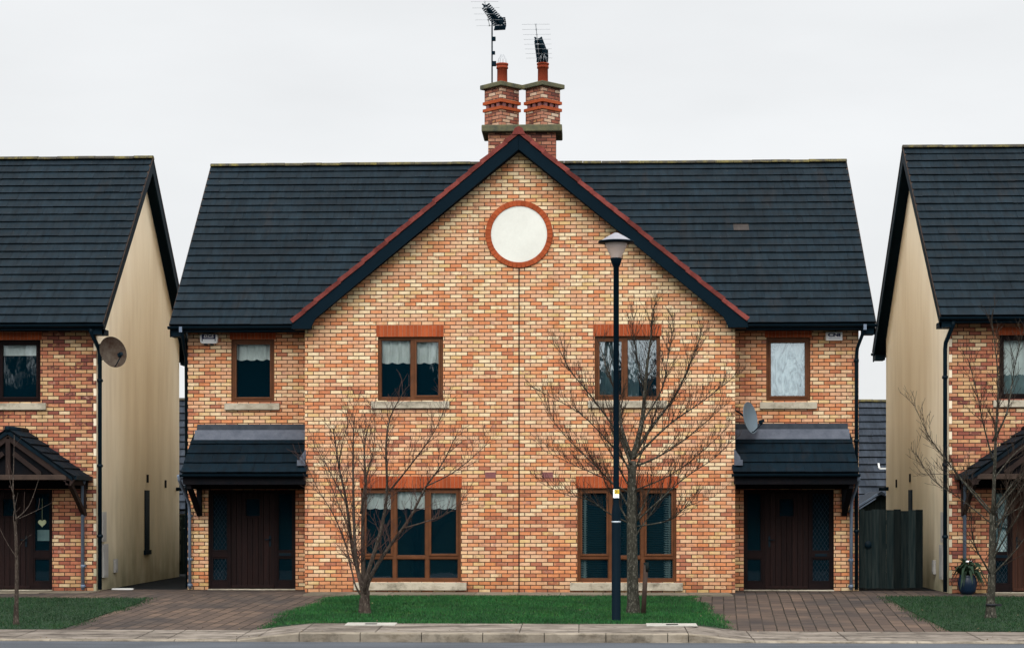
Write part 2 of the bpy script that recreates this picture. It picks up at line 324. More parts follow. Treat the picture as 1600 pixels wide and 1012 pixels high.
# ------------------------------------------------------------------ mesh builder
OFF = Vector((0, 0, 0))
class MB:
    def __init__(s): s.v = []; s.f = []; s.uv = []; s.t = []; s.mi = []; s.sm = []
    def raw(s, vs, fs, uvs=None, tint=.5, mi=0, smooth=False):
        o = len(s.v); s.v += [tuple(p) for p in vs]
        for i, f in enumerate(fs):
            s.f.append([o+k for k in f]); s.uv.append(uvs[i] if uvs else None)
            s.t.append(tint[i] if isinstance(tint, list) else tint); s.mi.append(mi); s.sm.append(smooth)
        return s
    def quad(s, a, b, c, d, uv=None, tint=.5, mi=0): return s.raw([a,b,c,d], [(0,1,2,3)], [uv] if uv else None, tint, mi)
    def poly(s, pts, tint=.5, mi=0): return s.raw(pts, [tuple(range(len(pts)))], None, tint, mi)
    def box(s, x0, x1, y0, y1, z0, z1, tint=.5, mi=0):
        x0, x1 = min(x0,x1), max(x0,x1); y0, y1 = min(y0,y1), max(y0,y1); z0, z1 = min(z0,z1), max(z0,z1)
        v = [(x0,y0,z0),(x1,y0,z0),(x1,y1,z0),(x0,y1,z0),(x0,y0,z1),(x1,y0,z1),(x1,y1,z1),(x0,y1,z1)]
        return s.raw(v, [(0,3,2,1),(4,5,6,7),(0,1,5,4),(1,2,6,5),(2,3,7,6),(3,0,4,7)], None, tint, mi)
    def beam(s, a, b, w, h, up=(0,0,1), tint=.5, mi=0):
        """a rectangular bar from a to b: w across, h along 'up'"""
        a = Vector(a); b = Vector(b); d = (b-a).normalized(); u = Vector(up); sd = d.cross(u).normalized(); u = sd.cross(d).normalized()
        v = [p + sd*(i*w/2) + u*(j*h/2) for p in (a, b) for i, j in ((-1,-1),(1,-1),(1,1),(-1,1))]
        return s.raw(v, [(3,2,1,0),(4,5,6,7),(0,1,5,4),(1,2,6,5),(2,3,7,6),(3,0,4,7)], None, tint, mi)
    def prism_y(s, pts, y0, y1, tint=.5, mi=0):
        """polygon of (x, z) extruded from y0 to y1"""
        n = len(pts); v = [(x,y0,z) for x,z in pts] + [(x,y1,z) for x,z in pts]
        return s.raw(v, [tuple(range(n)), tuple(range(2*n-1, n-1, -1))] + [(i, i+n, (i+1)%n+n, (i+1)%n) for i in range(n)], None, tint, mi)
    def prism_x(s, pts, x0, x1, tint=.5, mi=0):
        n = len(pts); v = [(x0,y,z) for y,z in pts] + [(x1,y,z) for y,z in pts]
        return s.raw(v, [tuple(range(n-1,-1,-1)), tuple(range(n, 2*n))] + [(i, (i+1)%n, (i+1)%n+n, i+n) for i in range(n)], None, tint, mi)
    def tube(s, pts, rs, n=8, cap=True, tint=.5):
        pts = [Vector(p) for p in pts]
        if not isinstance(rs, (list, tuple)): rs = [rs]*len(pts)
        vs = []; ref = None
        for i, p in enumerate(pts):
            d = (pts[min(i+1, len(pts)-1)] - pts[max(i-1, 0)])
            d = d.normalized() if d.length > 1e-9 else Vector((0,0,1))
            if ref is None: ref = Vector((1,0,0)) if abs(d.x) < .8 else Vector((0,1,0))
            a = (ref - d*ref.dot(d)).normalized(); b = d.cross(a); ref = a
            for k in range(n):
                t = 2*math.pi*k/n; vs.append(p + (a*math.cos(t) + b*math.sin(t))*rs[i])
        fs = [(i*n+k, i*n+(k+1)%n, (i+1)*n+(k+1)%n, (i+1)*n+k) for i in range(len(pts)-1) for k in range(n)]
        if cap: fs += [tuple(range(n-1,-1,-1)), tuple(range((len(pts)-1)*n, len(pts)*n))]
        return s.raw(vs, fs, None, tint, 0, True)
    def lathe(s, c, prof, n=24, ax='z', tint=.5):
        vs = []
        for r, h in prof:
            for k in range(n):
                t = 2*math.pi*k/n
                if ax == 'z': vs.append((c[0]+r*math.cos(t), c[1]+r*math.sin(t), c[2]+h))
                else: vs.append((c[0]+r*math.cos(t), c[1]+h, c[2]+r*math.sin(t)))
        fs = [(i*n+k, i*n+(k+1)%n, (i+1)*n+(k+1)%n, (i+1)*n+k) for i in range(len(prof)-1) for k in range(n)]
        return s.raw(vs, fs, None, tint, 0, True)
    def build(s, name, mats, parent=None, bevel=0, xf=None):
        if not isinstance(mats, (list, tuple)): mats = [mats]
        me = bpy.data.meshes.new(name)
        V = [Vector(v) for v in s.v]
        if xf is not None: V = [xf @ v for v in V]
        me.from_pydata([tuple(v - OFF) for v in V], [], s.f)
        for m in mats: me.materials.append(m)
        uvl = me.uv_layers.new(name='UVMap'); at = me.attributes.new('tint', 'FLOAT', 'FACE')
        uvs = np.zeros((len(me.loops), 2), dtype=np.float32); li = 0
        for i, p in enumerate(me.polygons):
            p.material_index = s.mi[i]; p.use_smooth = s.sm[i]
            if s.uv[i]:
                for k in range(p.loop_total): uvs[li+k] = s.uv[i][k]
            else:
                nn = p.normal; ax = max(range(3), key=lambda q: abs(nn[q]))
                a, b = ((1,2),(0,2),(0,1))[ax]
                for k, vi in enumerate(p.vertices):
                    w = V[vi]; uvs[li+k] = (w[a], w[b])
            li += p.loop_total
        uvl.data.foreach_set('uv', uvs.ravel()); at.data.foreach_set('value', np.array(s.t, dtype=np.float32))
        me.update()
        o = bpy.data.objects.new(name, me); col.objects.link(o)
        if parent is not None: o.parent = parent
        else: o.location = OFF
        if bevel:
            b = o.modifiers.new('bevel', 'BEVEL'); b.width = bevel; b.segments = 2; b.limit_method = 'ANGLE'
        return o

def thing(name, label, cat, loc, group=None):
    global OFF
    o = bpy.data.objects.new(name, None); col.objects.link(o); o.location = loc; o.empty_display_size = .2
    o['label'] = label; o['category'] = cat
    if group: o['group'] = group
    OFF = Vector(loc); return o
def tag(o, label, cat, group=None):
    o['label'] = label; o['category'] = cat
    if group: o['group'] = group
    return o
def struct(mb, name, mat, kind='structure', **k):
    global OFF
    OFF = Vector((0,0,0)); o = mb.build(name, mat, None, **k); o['kind'] = kind; return o

# ------------------------------------------------------------------ building pieces
def wall_with_openings(mb, x0, x1, z0, z1, y, ops, depth=.1, mi=0):
    """front wall in the plane y; every opening gets its reveals"""
    xs = sorted({x0, x1, *[o[0] for o in ops], *[o[1] for o in ops]}); zs = sorted({z0, z1, *[o[2] for o in ops], *[o[3] for o in ops]})
    for i in range(len(xs)-1):
        for j in range(len(zs)-1):
            cx, cz = (xs[i]+xs[i+1])/2, (zs[j]+zs[j+1])/2
            if any(o[0] < cx < o[1] and o[2] < cz < o[3] for o in ops): continue
            mb.quad((xs[i],y,zs[j]), (xs[i+1],y,zs[j]), (xs[i+1],y,zs[j+1]), (xs[i],y,zs[j+1]), mi=mi)
    for a, b, c, d in ops:
        e = y+depth
        mb.quad((a,y,c),(a,y,d),(a,e,d),(a,e,c), mi=mi); mb.quad((b,e,c),(b,e,d),(b,y,d),(b,y,c), mi=mi)
        mb.quad((a,y,d),(b,y,d),(b,e,d),(a,e,d), mi=mi); mb.quad((a,e,c),(b,e,c),(b,y,c),(a,y,c), mi=mi)

def tiles(mb, O, U, ulen, S, slen, rows, tw=.33, lip=.034, rnd=R, gap=.003, odd=None):
    """overlapping tile courses on a slope: O lower corner, U along the eave, S up the slope"""
    O = Vector(O); U = Vector(U).normalized(); S = Vector(S).normalized(); N = U.cross(S).normalized()
    if N.z < 0: N = -N
    rh = slen/rows; nt = max(1, round(ulen/tw)); w = ulen/nt
    for r in range(rows):
        off = (r % 2)*w/2; edges = [0] + [off + k*w for k in range(0 if off else 1, nt+1) if 0 < off + k*w < ulen-.01] + [ulen]
        rt = rnd.uniform(-.12, .12); rl = rnd.uniform(-.004, .004)
        for k in range(len(edges)-1):
            a, b = edges[k]+gap/2, edges[k+1]-gap/2
            j = rnd.uniform(-.004, .004); l = lip + rl + rnd.uniform(-.003, .003)
            lo = r*rh + j - .03; hi = (r+1)*rh
            P = lambda u, s_, h: O + U*u + S*s_ + N*h
            tl = rnd.uniform(-.002, .002)
            v = [P(a,lo,l+tl), P(b,lo,l-tl), P(b,hi,.004), P(a,hi,.004), P(a,lo,l+tl-.03), P(b,lo,l-tl-.03), P(b,lo+.02,-.004), P(a,lo+.02,-.004)]
            t = min(1, max(0, rnd.gauss(.5, .2) + rt))
            if odd and r == odd[0] and a <= odd[1]*ulen < b: t = 2.0   # the odd replaced, browner tile
            mb.raw(v, [(0,1,2,3), (4,5,1,0), (0,3,4), (1,5,2), (5,4,7,6)], None, [t, -1.5, -1, -1, -1.5])

def ridge_tiles(mb, x0, x1, y, z, r=.1, step=.42):
    n = max(1, round((x1-x0)/step)); w = (x1-x0)/n
    for i in range(n):
        a = x0+i*w+.004; b = x0+(i+1)*w-.004; h = R.uniform(-.006, .006)
        prof = [(r*1.25*math.cos(t), r*.75*math.sin(t)) for t in [math.pi*k/6 for k in range(7)]]
        mb.prism_x([(y+p, z-.05+q+h) for p, q in prof], a, b, R.random())

def gable_body(root, x0, x1, yf, yr, yridge, zridge, zeave, ov, side_mat, rows=22, odd=None):
    """pitched roof running along x, with soffits, fascia, gutter, bargeboards and gable-end walls"""
    ye = yf-.45; yre = yr+.45; sl = (zridge-zeave)/(yridge-ye); slr = (zridge-zeave)/(yre-yridge)
    ang = math.atan(sl)
    m = MB(); tiles(m, (x0-ov, ye, zeave), (1,0,0), x1-x0+2*ov, (0,1,sl), math.hypot(yridge-ye, zridge-zeave), rows, odd=odd)
    tiles(m, (x1+ov, yre, zeave), (-1,0,0), x1-x0+2*ov, (0,-1,slr), math.hypot(yre-yridge, zridge-zeave), rows)
    roof = m.build('roof', M['tile'], root)
    m = MB(); t = .11
    m.prism_x([(ye+.02, zeave-.035), (yridge, zridge-.03), (yre-.02, zeave-.035), (yre-.02, zeave-.035-t), (yridge, zridge-.03-t*1.3), (ye+.02, zeave-.035-t)], x0-ov+.03, x1+ov-.03)
    m.build('roof_deck', M['soffit'], roof)
    m = MB(); ridge_tiles(m, x0-ov-.01, x1+ov+.01, yridge, zridge+.02); m.build('ridge_tiles', M['ridge'], roof)
    zs = zeave-.13
    m = MB(); m.box(x0-ov+.01, x1+ov-.01, ye+.05, ye+.075, zs, zeave-.03); m.box(x0-ov+.01, x1+ov-.01, ye+.078, yf+.02, zs, zs+.012); m.build('fascia', M['fascia'], root)
    m = MB(); m.box(x0-ov+.01, x1+ov-.01, yre-.075, yre-.05, zs, zeave-.03); m.box(x0-ov+.01, x1+ov-.01, yr-.02, yre-.078, zs, zs+.012)
    m.build('fascia', M['fascia'], root)
    for ys, sg in ((ye, -1), (yre, 1)):
        m = MB(); prof = [(ys+sg*(.02)-sg*.0 + .058*math.cos(t)*1 , zeave-.04+.058*math.sin(t)) for t in [math.pi+math.pi*k/8 for k in range(9)]]
        m.prism_x(prof, x0-ov-.03, x1+ov+.03)
        m.build('gutter', M['gutter'], root)
    for xb, sg in ((x0-ov, 1), (x1+ov, -1)):
        m = MB(); a, b = xb, xb+sg*.03; d = .23
        for y0, z0, k in ((ye+.03, zeave-.02, 1), (yre-.03, zeave-.02, 1)):
            m.prism_x([(y0, z0), (yridge, zridge-.01), (yridge, zridge-.01-d*1.35), (y0, z0-d*1.0)], min(a,b), max(a,b))
        # boxed ends of the eaves
        m.box(a, b+sg*.2, ye+.03, yf-.01, zs-.1, zs-.003); m.box(a, b+sg*.2, yr+.01, yre-.03, zs-.1, zs-.003)
        m.build('bargeboard', M['fascia'], root)
        m = MB(); m.prism_x([(ye, zeave+.004), (yridge, zridge+.018), (yre, zeave+.004), (yre, zeave-.03), (yridge, zridge-.012), (ye, zeave-.03)], xb-sg*.012, xb+sg*.028); m.build('verge', M['timber_pale'], roof)
    zw = zeave + (yf-ye)*sl - .15
    for xw in (x0, x1):
        m = MB(); m.poly([(xw,yf,0),(xw,yr,0),(xw,yr,zw),(xw,yridge,zridge-.17),(xw,yf,zw)]); m.build('side_wall', side_mat, root)
    m = MB(); m.quad((x1,yr,0),(x0,yr,0),(x0,yr,zw),(x1,yr,zw)); m.build('rear_wall', side_mat, root)
    return zw

def added_shade_wall(root, x0, x1, y, z1):  # added partition, coloured near-black teal to stand for unlit rooms
    m = MB(); m.quad((x0+.05,y,0),(x1-.05,y,0),(x1-.05,y,z1),(x0+.05,y,z1))
    m.quad((x0+.05,y,2.62),(x1-.05,y,2.62),(x1-.05,y-2,2.62),(x0+.05,y-2,2.62))
    m.build('added_shade_wall', M['room_shade'], root)

def window(root, x0, x1, z0, z1, y, lights, transom=None, sill=None, lintel=None, blind=None, sashes=(), fm=None, gm=None, seed=1, sd=.06):
    """frame in the opening, one mesh of panes, sill, soldier lintel and what hangs behind the glass"""
    rr = random.Random(seed); fm = fm or M['frame']; yf = y+.055; yb = y+.125; b = .058
    m = MB(); m.box(x0,x0+b,yf,yb,z0,z1); m.box(x1-b,x1,yf,yb,z0,z1); m.box(x0+b,x1-b,yf,yb,z1-b,z1); m.box(x0+b,x1-b,yf,yb,z0,z0+b*1.1)
    xs = [x0+b] + [x0+(x1-x0)*q for q in lights] + [x1-b]; pane = MB(); cells = []
    for q in xs[1:-1]: m.box(q-.036,q+.036,yf+.002,yb-.002,z0+b,z1-b)
    for i in range(len(xs)-1):
        a = xs[i] + (.036 if i else 0); c = xs[i+1] - (.036 if i < len(xs)-2 else 0)
        rows = [(z0+b*1.1, z1-b)] if transom is None else [(z0+b*1.1, transom-.03), (transom+.03, z1-b)]
        if transom is not None: m.box(a, c, yf+.004, yb-.004, transom-.03, transom+.03)
        for j, (lo, hi) in enumerate(rows): cells.append((i, j, a, c, lo, hi))
    for i, j, a, c, lo, hi in cells:
        if (i, j) in sashes:   # an opening sash: a second frame inside the first, proud of it
            s = .042
            m.box(a,a+s,yf-.014,yb-.02,lo,hi); m.box(c-s,c,yf-.014,yb-.02,lo,hi); m.box(a+s,c-s,yf-.014,yb-.02,lo,lo+s); m.box(a+s,c-s,yf-.014,yb-.02,hi-s,hi)
            a += s; c -= s; lo += s; hi -= s
        else:
            s = .014
            m.box(a,a+s,yf+.02,yb-.02,lo,hi); m.box(c-s,c,yf+.02,yb-.02,lo,hi); m.box(a+s,c-s,yf+.02,yb-.02,lo,lo+s); m.box(a+s,c-s,yf+.02,yb-.02,hi-s,hi)
        t1, t2 = rr.uniform(-.002,.002), rr.uniform(-.002,.002) + (.008 if gm else 0); yg = yf+.042
        pane.quad((a,yg-t1-t2,lo),(c,yg+t1-t2,lo),(c,yg+t1+t2,hi),(a,yg-t1+t2,hi))
    w = m.build('window', fm, root, bevel=.005)
    pane.build('pane', gm or M['glass'], w)
    if sill:
        s = MB(); s.box(sill[0], sill[1], y-sd, y-.003, sill[2], sill[3]); s.box(x0+.004, x1-.004, y-.003, y+.12, sill[3]-.02, sill[3]+.004); s.build('sill', M['sill'], w, bevel=.008)
    if lintel:
        a, c, lo, hi = lintel; s = MB(); n = round((c-a)/.075); st = (c-a)/n
        s.box(a, c, y-.004, y+.02, lo, hi, .5, 1)
        for k in range(n): s.box(a+k*st+.004, a+(k+1)*st-.004, y-.011+rr.uniform(-.001,.001), y-.003, lo+.002, hi-.004, rr.random())
        s.quad((a,y-.002,lo+.0), (c,y-.002,lo+.0), (c,y+.1,lo+.001), (a,y+.1,lo+.001), tint=.3)
        s.build('lintel', [M['soldier'], M['joint']], w)
    for bl in (blind or []):
        kind, a, c, lo, hi, mat = bl[:6]; s = MB(); nx = max(8, int((c-a)/.02)); nz = 6; yy = yb+.07
        ph = [rr.uniform(0, 6.3) for _ in range(5)]
        def dep(x, k): return .012*math.sin(x*38+ph[0]) + .008*math.sin(x*71+ph[1]) + .006*math.sin(x*17+ph[2]+k)
        if kind == 'slats':
            z = lo
            while z < hi: s.beam((a,yy,z),(c,yy,z),.004,.035,(0,.8,.6)); z += .045
        else:
            vs = []; fs = []
            for k in range(nz+1):
                for i in range(nx+1):
                    x = a+(c-a)*i/nx; t = k/nz; sc = 0
                    if kind == 'valance': sc = .028*abs(math.sin((x-a)*math.pi/.21))
                    vs.append((x, yy+dep(x, k*.6)*(1.6 if kind != 'roller' else .12), (lo-sc)*(1-t)+hi*t))
            for k in range(nz):
                for i in range(nx): fs.append((k*(nx+1)+i, k*(nx+1)+i+1, (k+1)*(nx+1)+i+1, (k+1)*(nx+1)+i))
            s.raw(vs, fs, None, .5, 0, True)
        s.build({'slats':'venetian_blind','valance':'valance','roller':'roller_blind','drape':'curtain','net':'net_curtain'}[kind], mat, w)
    return w

def entrance(root, x0, x1, dx0, dx1, z1, y, hside, letter, sidewin=None, fm=None, dm=None, lattice=()):
    """door frame with a sidelight on either side, planked door with a little window"""
    fm = fm or M['frame_dark']; dm = dm or M['door']; yf = y+.06; yb = y+.14
    m = MB(); b = .055
    m.box(x0,x0+b,yf,yb,0,z1); m.box(x1-b,x1,yf,yb,0,z1); m.box(x0+b,x1-b,yf,yb,z1-b,z1)
    m.box(dx0-b,dx0,yf+.001,yb,0,z1-b); m.box(dx1,dx1+b,yf+.001,yb,0,z1-b)
    sl = [(x0+b, dx0-b), (dx1+b, x1-b)]; panes = [MB(), MB()]; lead = MB()
    for q, (a, c) in enumerate(sl):
        m.box(a,c,yf+.003,yb,.02,.17); m.box(a,c,yf+.003,yb,.66,.78)
        for lo, hi in ((.17,.66),(.78,z1-b)):
            s = .03; m.box(a,a+s,yf+.012,yb-.01,lo,hi); m.box(c-s,c,yf+.012,yb-.01,lo,hi); m.box(a+s,c-s,yf+.012,yb-.01,lo,lo+s); m.box(a+s,c-s,yf+.012,yb-.01,hi-s,hi)
            aa, cc, ll, hh = a+s, c-s, lo+s, hi-s
            panes[q].quad((aa,yf+.04,ll),(cc,yf+.04,ll),(cc,yf+.041,hh),(aa,yf+.041,hh))
            if q in lattice:
                st = .075; w_ = cc-aa; h_ = hh-ll
                k = -int(h_/st/1.5)-2
                while k*st < w_:
                    for sg in (1, -1):
                        x_s = aa + k*st; pts = []
                        # clip the diagonal to the pane
                        for t in np.linspace(0, h_, 60):
                            xx = x_s + t*.62
                            if aa <= xx <= cc: pts.append((xx if sg > 0 else aa+cc-xx, yf+.034, ll+t))
                        if len(pts) > 2: lead.tube([pts[0], pts[-1]], .0035, 4, False)
                    k += 1
    hall_shade_panel = MB(); hall_shade_panel.quad((x0-.3,y+.6,0),(x1+.3,y+.6,0),(x1+.3,y+.6,2.3),(x0-.3,y+.6,2.3)); hall_shade_panel.quad((x0-.3,y+.16,.003),(x1+.3,y+.16,.003),(x1+.3,y+.6,.003),(x0-.3,y+.6,.003)); hall_shade_panel.build('hall_shade_panel', M['soffit'], root)  # dark sheets added behind the door stand in for the hall's shade
    fr = m.build('door_frame', fm, root, bevel=.004); [p_.build('sidelight', M['glass_porch'], fr) for p_ in panes]
    if lead.v: lead.build('leaded_lattice', M['lead_dark'], fr)
    if letter is not None:
        a, c = sl[letter]; s = MB(); s.box((a+c)/2-.12, (a+c)/2+.12, yf-.008, yf+.002, .69, .745); s.build('letter_plate', M['gutter'], fr, bevel=.003)
    m = MB(); n = 8; w = (dx1-dx0)/n; zt = z1-b-.008; wx0, wx1, wz0, wz1 = (dx0+dx1)/2-.14, (dx0+dx1)/2+.14, 1.5, 1.84
    for k in range(n):
        a, c = dx0+k*w+.003, dx0+(k+1)*w-.003; j = R.uniform(0, .003)
        if c > wx0 and a < wx1:
            m.box(a,c,yf+.02+j,yb-.01,.03,wz0,R.random()); m.box(a,c,yf+.02+j,yb-.01,wz1,zt,R.random())
            if a < wx0: m.box(a,wx0,yf+.02+j,yb-.01,wz0,wz1,R.random())
            if c > wx1: m.box(wx1,c,yf+.02+j,yb-.01,wz0,wz1,R.random())
        else: m.box(a,c,yf+.02+j,yb-.01,.03,zt,R.random())
    m.box(dx0+.01,dx1-.01,yf-.012,yf+.018,.045,.10,.9)
    for a, c, lo, hi in ((wx0-.03,wx0,wz0-.03,wz1+.03),(wx1,wx1+.03,wz0-.03,wz1+.03),(wx0,wx1,wz0-.03,wz0),(wx0,wx1,wz1,wz1+.03)): m.box(a,c,yf+.004,yf+.03,lo,hi,.6)
    d = m.build('door', dm, root, bevel=.003)
    s = MB(); s.quad((wx0,yf+.045,wz0),(wx1,yf+.045,wz0),(wx1,yf+.045,wz1),(wx0,yf+.045,wz1)); s.build('door_window', M['glass_porch'], d)
    hx = dx1-.09 if hside > 0 else dx0+.09
    s = MB(); s.box(hx-.02,hx+.02,yf+.008,yf+.018,.88,1.10); s.tube([(hx,yf+.01,1.02),(hx,yf-.035,1.02),(hx-hside*.1,yf-.04,1.02)], .01, 8); s.build('handle', M['gutter'], d)
    s = MB(); s.box(x0,x1,y-.05,y+.14,.0,.022); s.build('threshold', M['sill'], root, bevel=.004)
    return fr

def door_mat(name, c1, c2, tr=(.75,1.2), spec=.08):
    n = NT(name); co = n.coord('Object'); g = n.noise(n.mapping(co, scale=(14, 14, .8)), 2, 5, .6)
    c = n.mix(c1, c2, n.maprange(g, .35, .65, 0, 1)); k = n.maprange(n.tint(), 0, 1, tr[0], tr[1])
    x = n.n.new('ShaderNodeCombineColor'); [n.link(k, x.inputs[i]) for i in range(3)]
    n.base(n.mix(c, x.outputs[0], 1, 'MULTIPLY')); n.rough(.65, spec); n.bump(g, .15, .005); return n.m
M['fence'] = door_mat('dark_stained_fence', L(.0045,.0095,.0105), L(.0155,.0205,.0195), (.45,1.45), .03)
M['door'] = door_mat('dark_door_timber', L(.0085,.0048,.0048), L(.015,.0068,.006))
M['door_brown'] = door_mat('brown_door_timber', L(.028,.0125,.009), L(.045,.018,.011))

def pipe(root, pts, r, mat, clips=()):
    m = MB(); m.tube(pts, r, 10)
    p0, p1 = Vector(pts[-2]), Vector(pts[-1])
    for c in clips:
        m.lathe((pts[-1][0], pts[-1][1], c), [(r, -.03), (r*1.35, -.03), (r*1.35, .03), (r, .03)], 10)
        m.box(pts[-1][0]-.05, pts[-1][0]+.05, pts[-1][1]+r*.6, pts[-1][1]+r+.02, c-.015, c+.015)
    return m.build('downpipe', mat, root)

# ------------------------------------------------------------------ THE MIDDLE PAIR OF HOUSES
house = thing('brick_house', 'middle brick semi-detached pair with tall front gable, round ivory plaque and twin chimneys', 'house', (0, 0, 0), 'brick houses along the street')
XW = 6.76; YR = 8.6
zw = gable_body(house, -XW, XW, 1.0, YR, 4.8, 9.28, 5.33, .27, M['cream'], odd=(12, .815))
UP = [(-2.78,-1.49,3.77,5.02), (1.48,2.76,3.77,5.02)]; LO = [(-3.11,-1.14,.21,2.05), (1.14,3.08,.21,2.05)]
GX = 4.22
m = MB(); wall_with_openings(m, -GX, GX, 0, 5.5, 0, UP+LO)
m.poly([(-GX,0,5.5),(GX,0,5.5),(0,0,8.95)])
RW = [(-5.87,-4.99,3.8,5.07), (4.92,5.8,3.8,5.07)]; DO = [(-6.34,-4.56,0,2.03), (4.47,6.27,0,2.03)]
for sgn in (-1, 1): m.quad((sgn*GX,0,0),(sgn*GX,1,0),(sgn*GX,1,5.6),(sgn*GX,0,5.6))
m.build('wall', M['brick'], house)
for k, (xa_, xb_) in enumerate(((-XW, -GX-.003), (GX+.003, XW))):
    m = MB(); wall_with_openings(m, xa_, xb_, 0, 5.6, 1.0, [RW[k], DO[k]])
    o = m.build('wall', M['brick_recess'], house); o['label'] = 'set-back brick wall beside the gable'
added_shade_wall(house, -XW, XW, 3.4, 5.6)
# front gable roof with red verge tiles and black bargeboards
gs = 3.66/4.42; AP = 9.0; m = MB(); gl = math.hypot(4.42, 3.66)
tiles(m, (-4.42, 4.5, AP-3.66), (0,-1,0), 4.68, (1,0,gs), gl, 20); tiles(m, (4.42, -.18, AP-3.66), (0,1,0), 4.68, (-1,0,gs), gl, 20)
groof = m.build('gable_roof', M['tile'], house)
m = MB(); m.prism_y([(-4.40,AP-3.66-.03),(0,AP-.03),(4.40,AP-3.66-.03),(4.40,AP-3.66-.14),(0,AP-.17),(-4.40,AP-3.66-.14)], -.15, 4.4); m.build('roof_deck', M['soffit'], groof)
m = MB()
na = math.atan2(3.66, 4.42); ca, sa = math.cos(na), math.sin(na); nseg = 19
for sgn in (-1, 1):
    for k in range(nseg):
        s0, s1 = k*gl/nseg-.02, (k+1)*gl/nseg; h = R.uniform(-.006,.006)
        q = []
        for s_, hh in ((s0,.045+h),(s1,.022+h),(s1,-.055+h),(s0,-.045+h)):
            q.append((sgn*(4.44 - s_*ca + hh*sa), AP-3.67 + s_*sa + hh*ca))
        if sgn < 0: q = q[::-1]
        m.prism_y(q, -.255+R.uniform(-.004,.004), -.06, R.random())
m.prism_y([(-.13,AP-.07),(.13,AP-.07),(.075,AP+.05),(0,AP+.085),(-.075,AP+.05)], -.27, .2, .7)
m.build('verge_tiles', M['verge_red'], groof)
for sgn in (-1, 1):
    m = MB(); d0, d1 = .052, .270
    def bp(s_, d): return (sgn*(4.44 - s_*ca - d*sa), AP-3.67 + s_*sa - d*ca)
    end = lambda d: (0.0 + sgn*.001, AP - .01 - d/ca)
    pts = [bp(.02,d0), (sgn*.001, AP-.01-d0/ca+.0), (sgn*.001, AP-.01-d1/ca), bp(.38,d1), (sgn*4.08,5.16), (sgn*4.46,5.16)]
    if sgn > 0: pts = pts[::-1]
    m.prism_y(pts, -.235, -.205)
    m.prism_y([bp(.1,d1-.02), bp(.1, d1-.05), (sgn*.001, AP-.01-(d1-.02)/ca-.03), (sgn*.001, AP-.01-(d1-.02)/ca)][::(1 if sgn<0 else -1)], -.203, -.004)
    m.prism_y([(sgn*4.08,5.17),(sgn*4.45,5.17),(sgn*4.45,5.33),(sgn*4.08,5.6)][::(1 if sgn<0 else -1)], -.203, .3 if sgn else .3)
    m.build('bargeboard', M['fascia'], house, bevel=.004)
# round plaque with a ring of red headers
m = MB(); m.prism_y([(.55*math.cos(2*math.pi*k/64), 7.02+.55*math.sin(2*math.pi*k/64)) for k in range(64)], -.016, -.002); pl = m.build('plaque', M['plaque'], house)
m = MB(); n = 46
for k in range(n):
    t0, t1 = 2*math.pi*(k+.06)/n, 2*math.pi*(k+.94)/n; q = []
    for r_, t in ((.553,t0),(.655,t0),(.655,t1),(.553,t1)): q.append((r_*math.cos(t), 7.02+r_*math.sin(t)))
    m.prism_y(q, -.032+R.uniform(-.002,.002), -.003, R.random())
prof = [(.552,-.0025),(.662,-.0025)]; m2 = []
m.lathe((0,0,7.02), [(.551,-.003),(.551,-.024),(.660,-.024),(.660,-.003)], 64, 'y', .15)
m.build('plaque_ring', M['soldier'], pl)
m = MB(); m.box(-.012,.012,-.006,-.002,0,6.36); m.build('movement_joint', M['timber'], house)
for xx in (-.56, .56):
    m = MB(); m.box(xx-.105, xx+.105, -.008, -.003, 2.245, 2.36, .2); m.build('air_brick', M['purple'], house)
# windows
window(house, *UP[0], 0, (.53,), None, (-2.91,-1.37,3.615,3.755), (-2.81,-1.48,5.02,5.25), [('valance',-2.72,-1.53,4.53,4.99,M['blind'])], ((1,0),), seed=3)
window(house, *UP[1], 0, (.47,), None, (1.35,2.89,3.615,3.755), (1.45,2.79,5.02,5.25), [('net',1.54,1.95,3.8,4.98,M['curtain']),('net',2.1,2.35,3.8,4.98,M['curtain'])], ((0,0),), gm=M['glass_wavy'], seed=4)
window(house, *LO[0], 0, (.335,.66), .69, (-3.25,-1.03,.045,.2), (-3.14,-1.12,2.05,2.285), [('valance',-3.06,-1.2,1.66,2.02,M['blind'])], ((0,1),(2,1)), seed=5)
window(house, *LO[1], 0, (.335,.66), .69, (1.0,3.2,.045,.2), (1.11,3.12,2.05,2.285), [('slats',1.2,3.0,.3,2.0,M['slat']),('drape',1.19,1.34,.25,2.0,M['curtain']),('drape',2.84,3.02,.25,2.0,M['curtain'])], ((0,1),(2,1)), seed=6)
window(house, *RW[0], 1.0, (), None, (-6.0,-4.88,3.64,3.775), (-5.90,-4.96,5.07,5.22), [('valance',-5.8,-5.05,4.68,5.04,M['blind'])], ((0,0),), fm=M['frame'], seed=7)
window(house, *RW[1], 1.0, (), None, (4.79,5.93,3.64,3.775), (4.89,5.83,5.07,5.22), [('net',4.99,5.72,3.84,5.03,M['net'])], ((0,0),), fm=M['frame'], gm=M['glass_wavy'], seed=8)
entrance(house, *DO[0][:2], -5.89, -5.0, 2.03, 1.0, 1, 1, lattice=(0,))
entrance(house, *DO[1][:2], 4.9, 5.77, 2.03, 1.0, -1, 1, lattice=(1,))
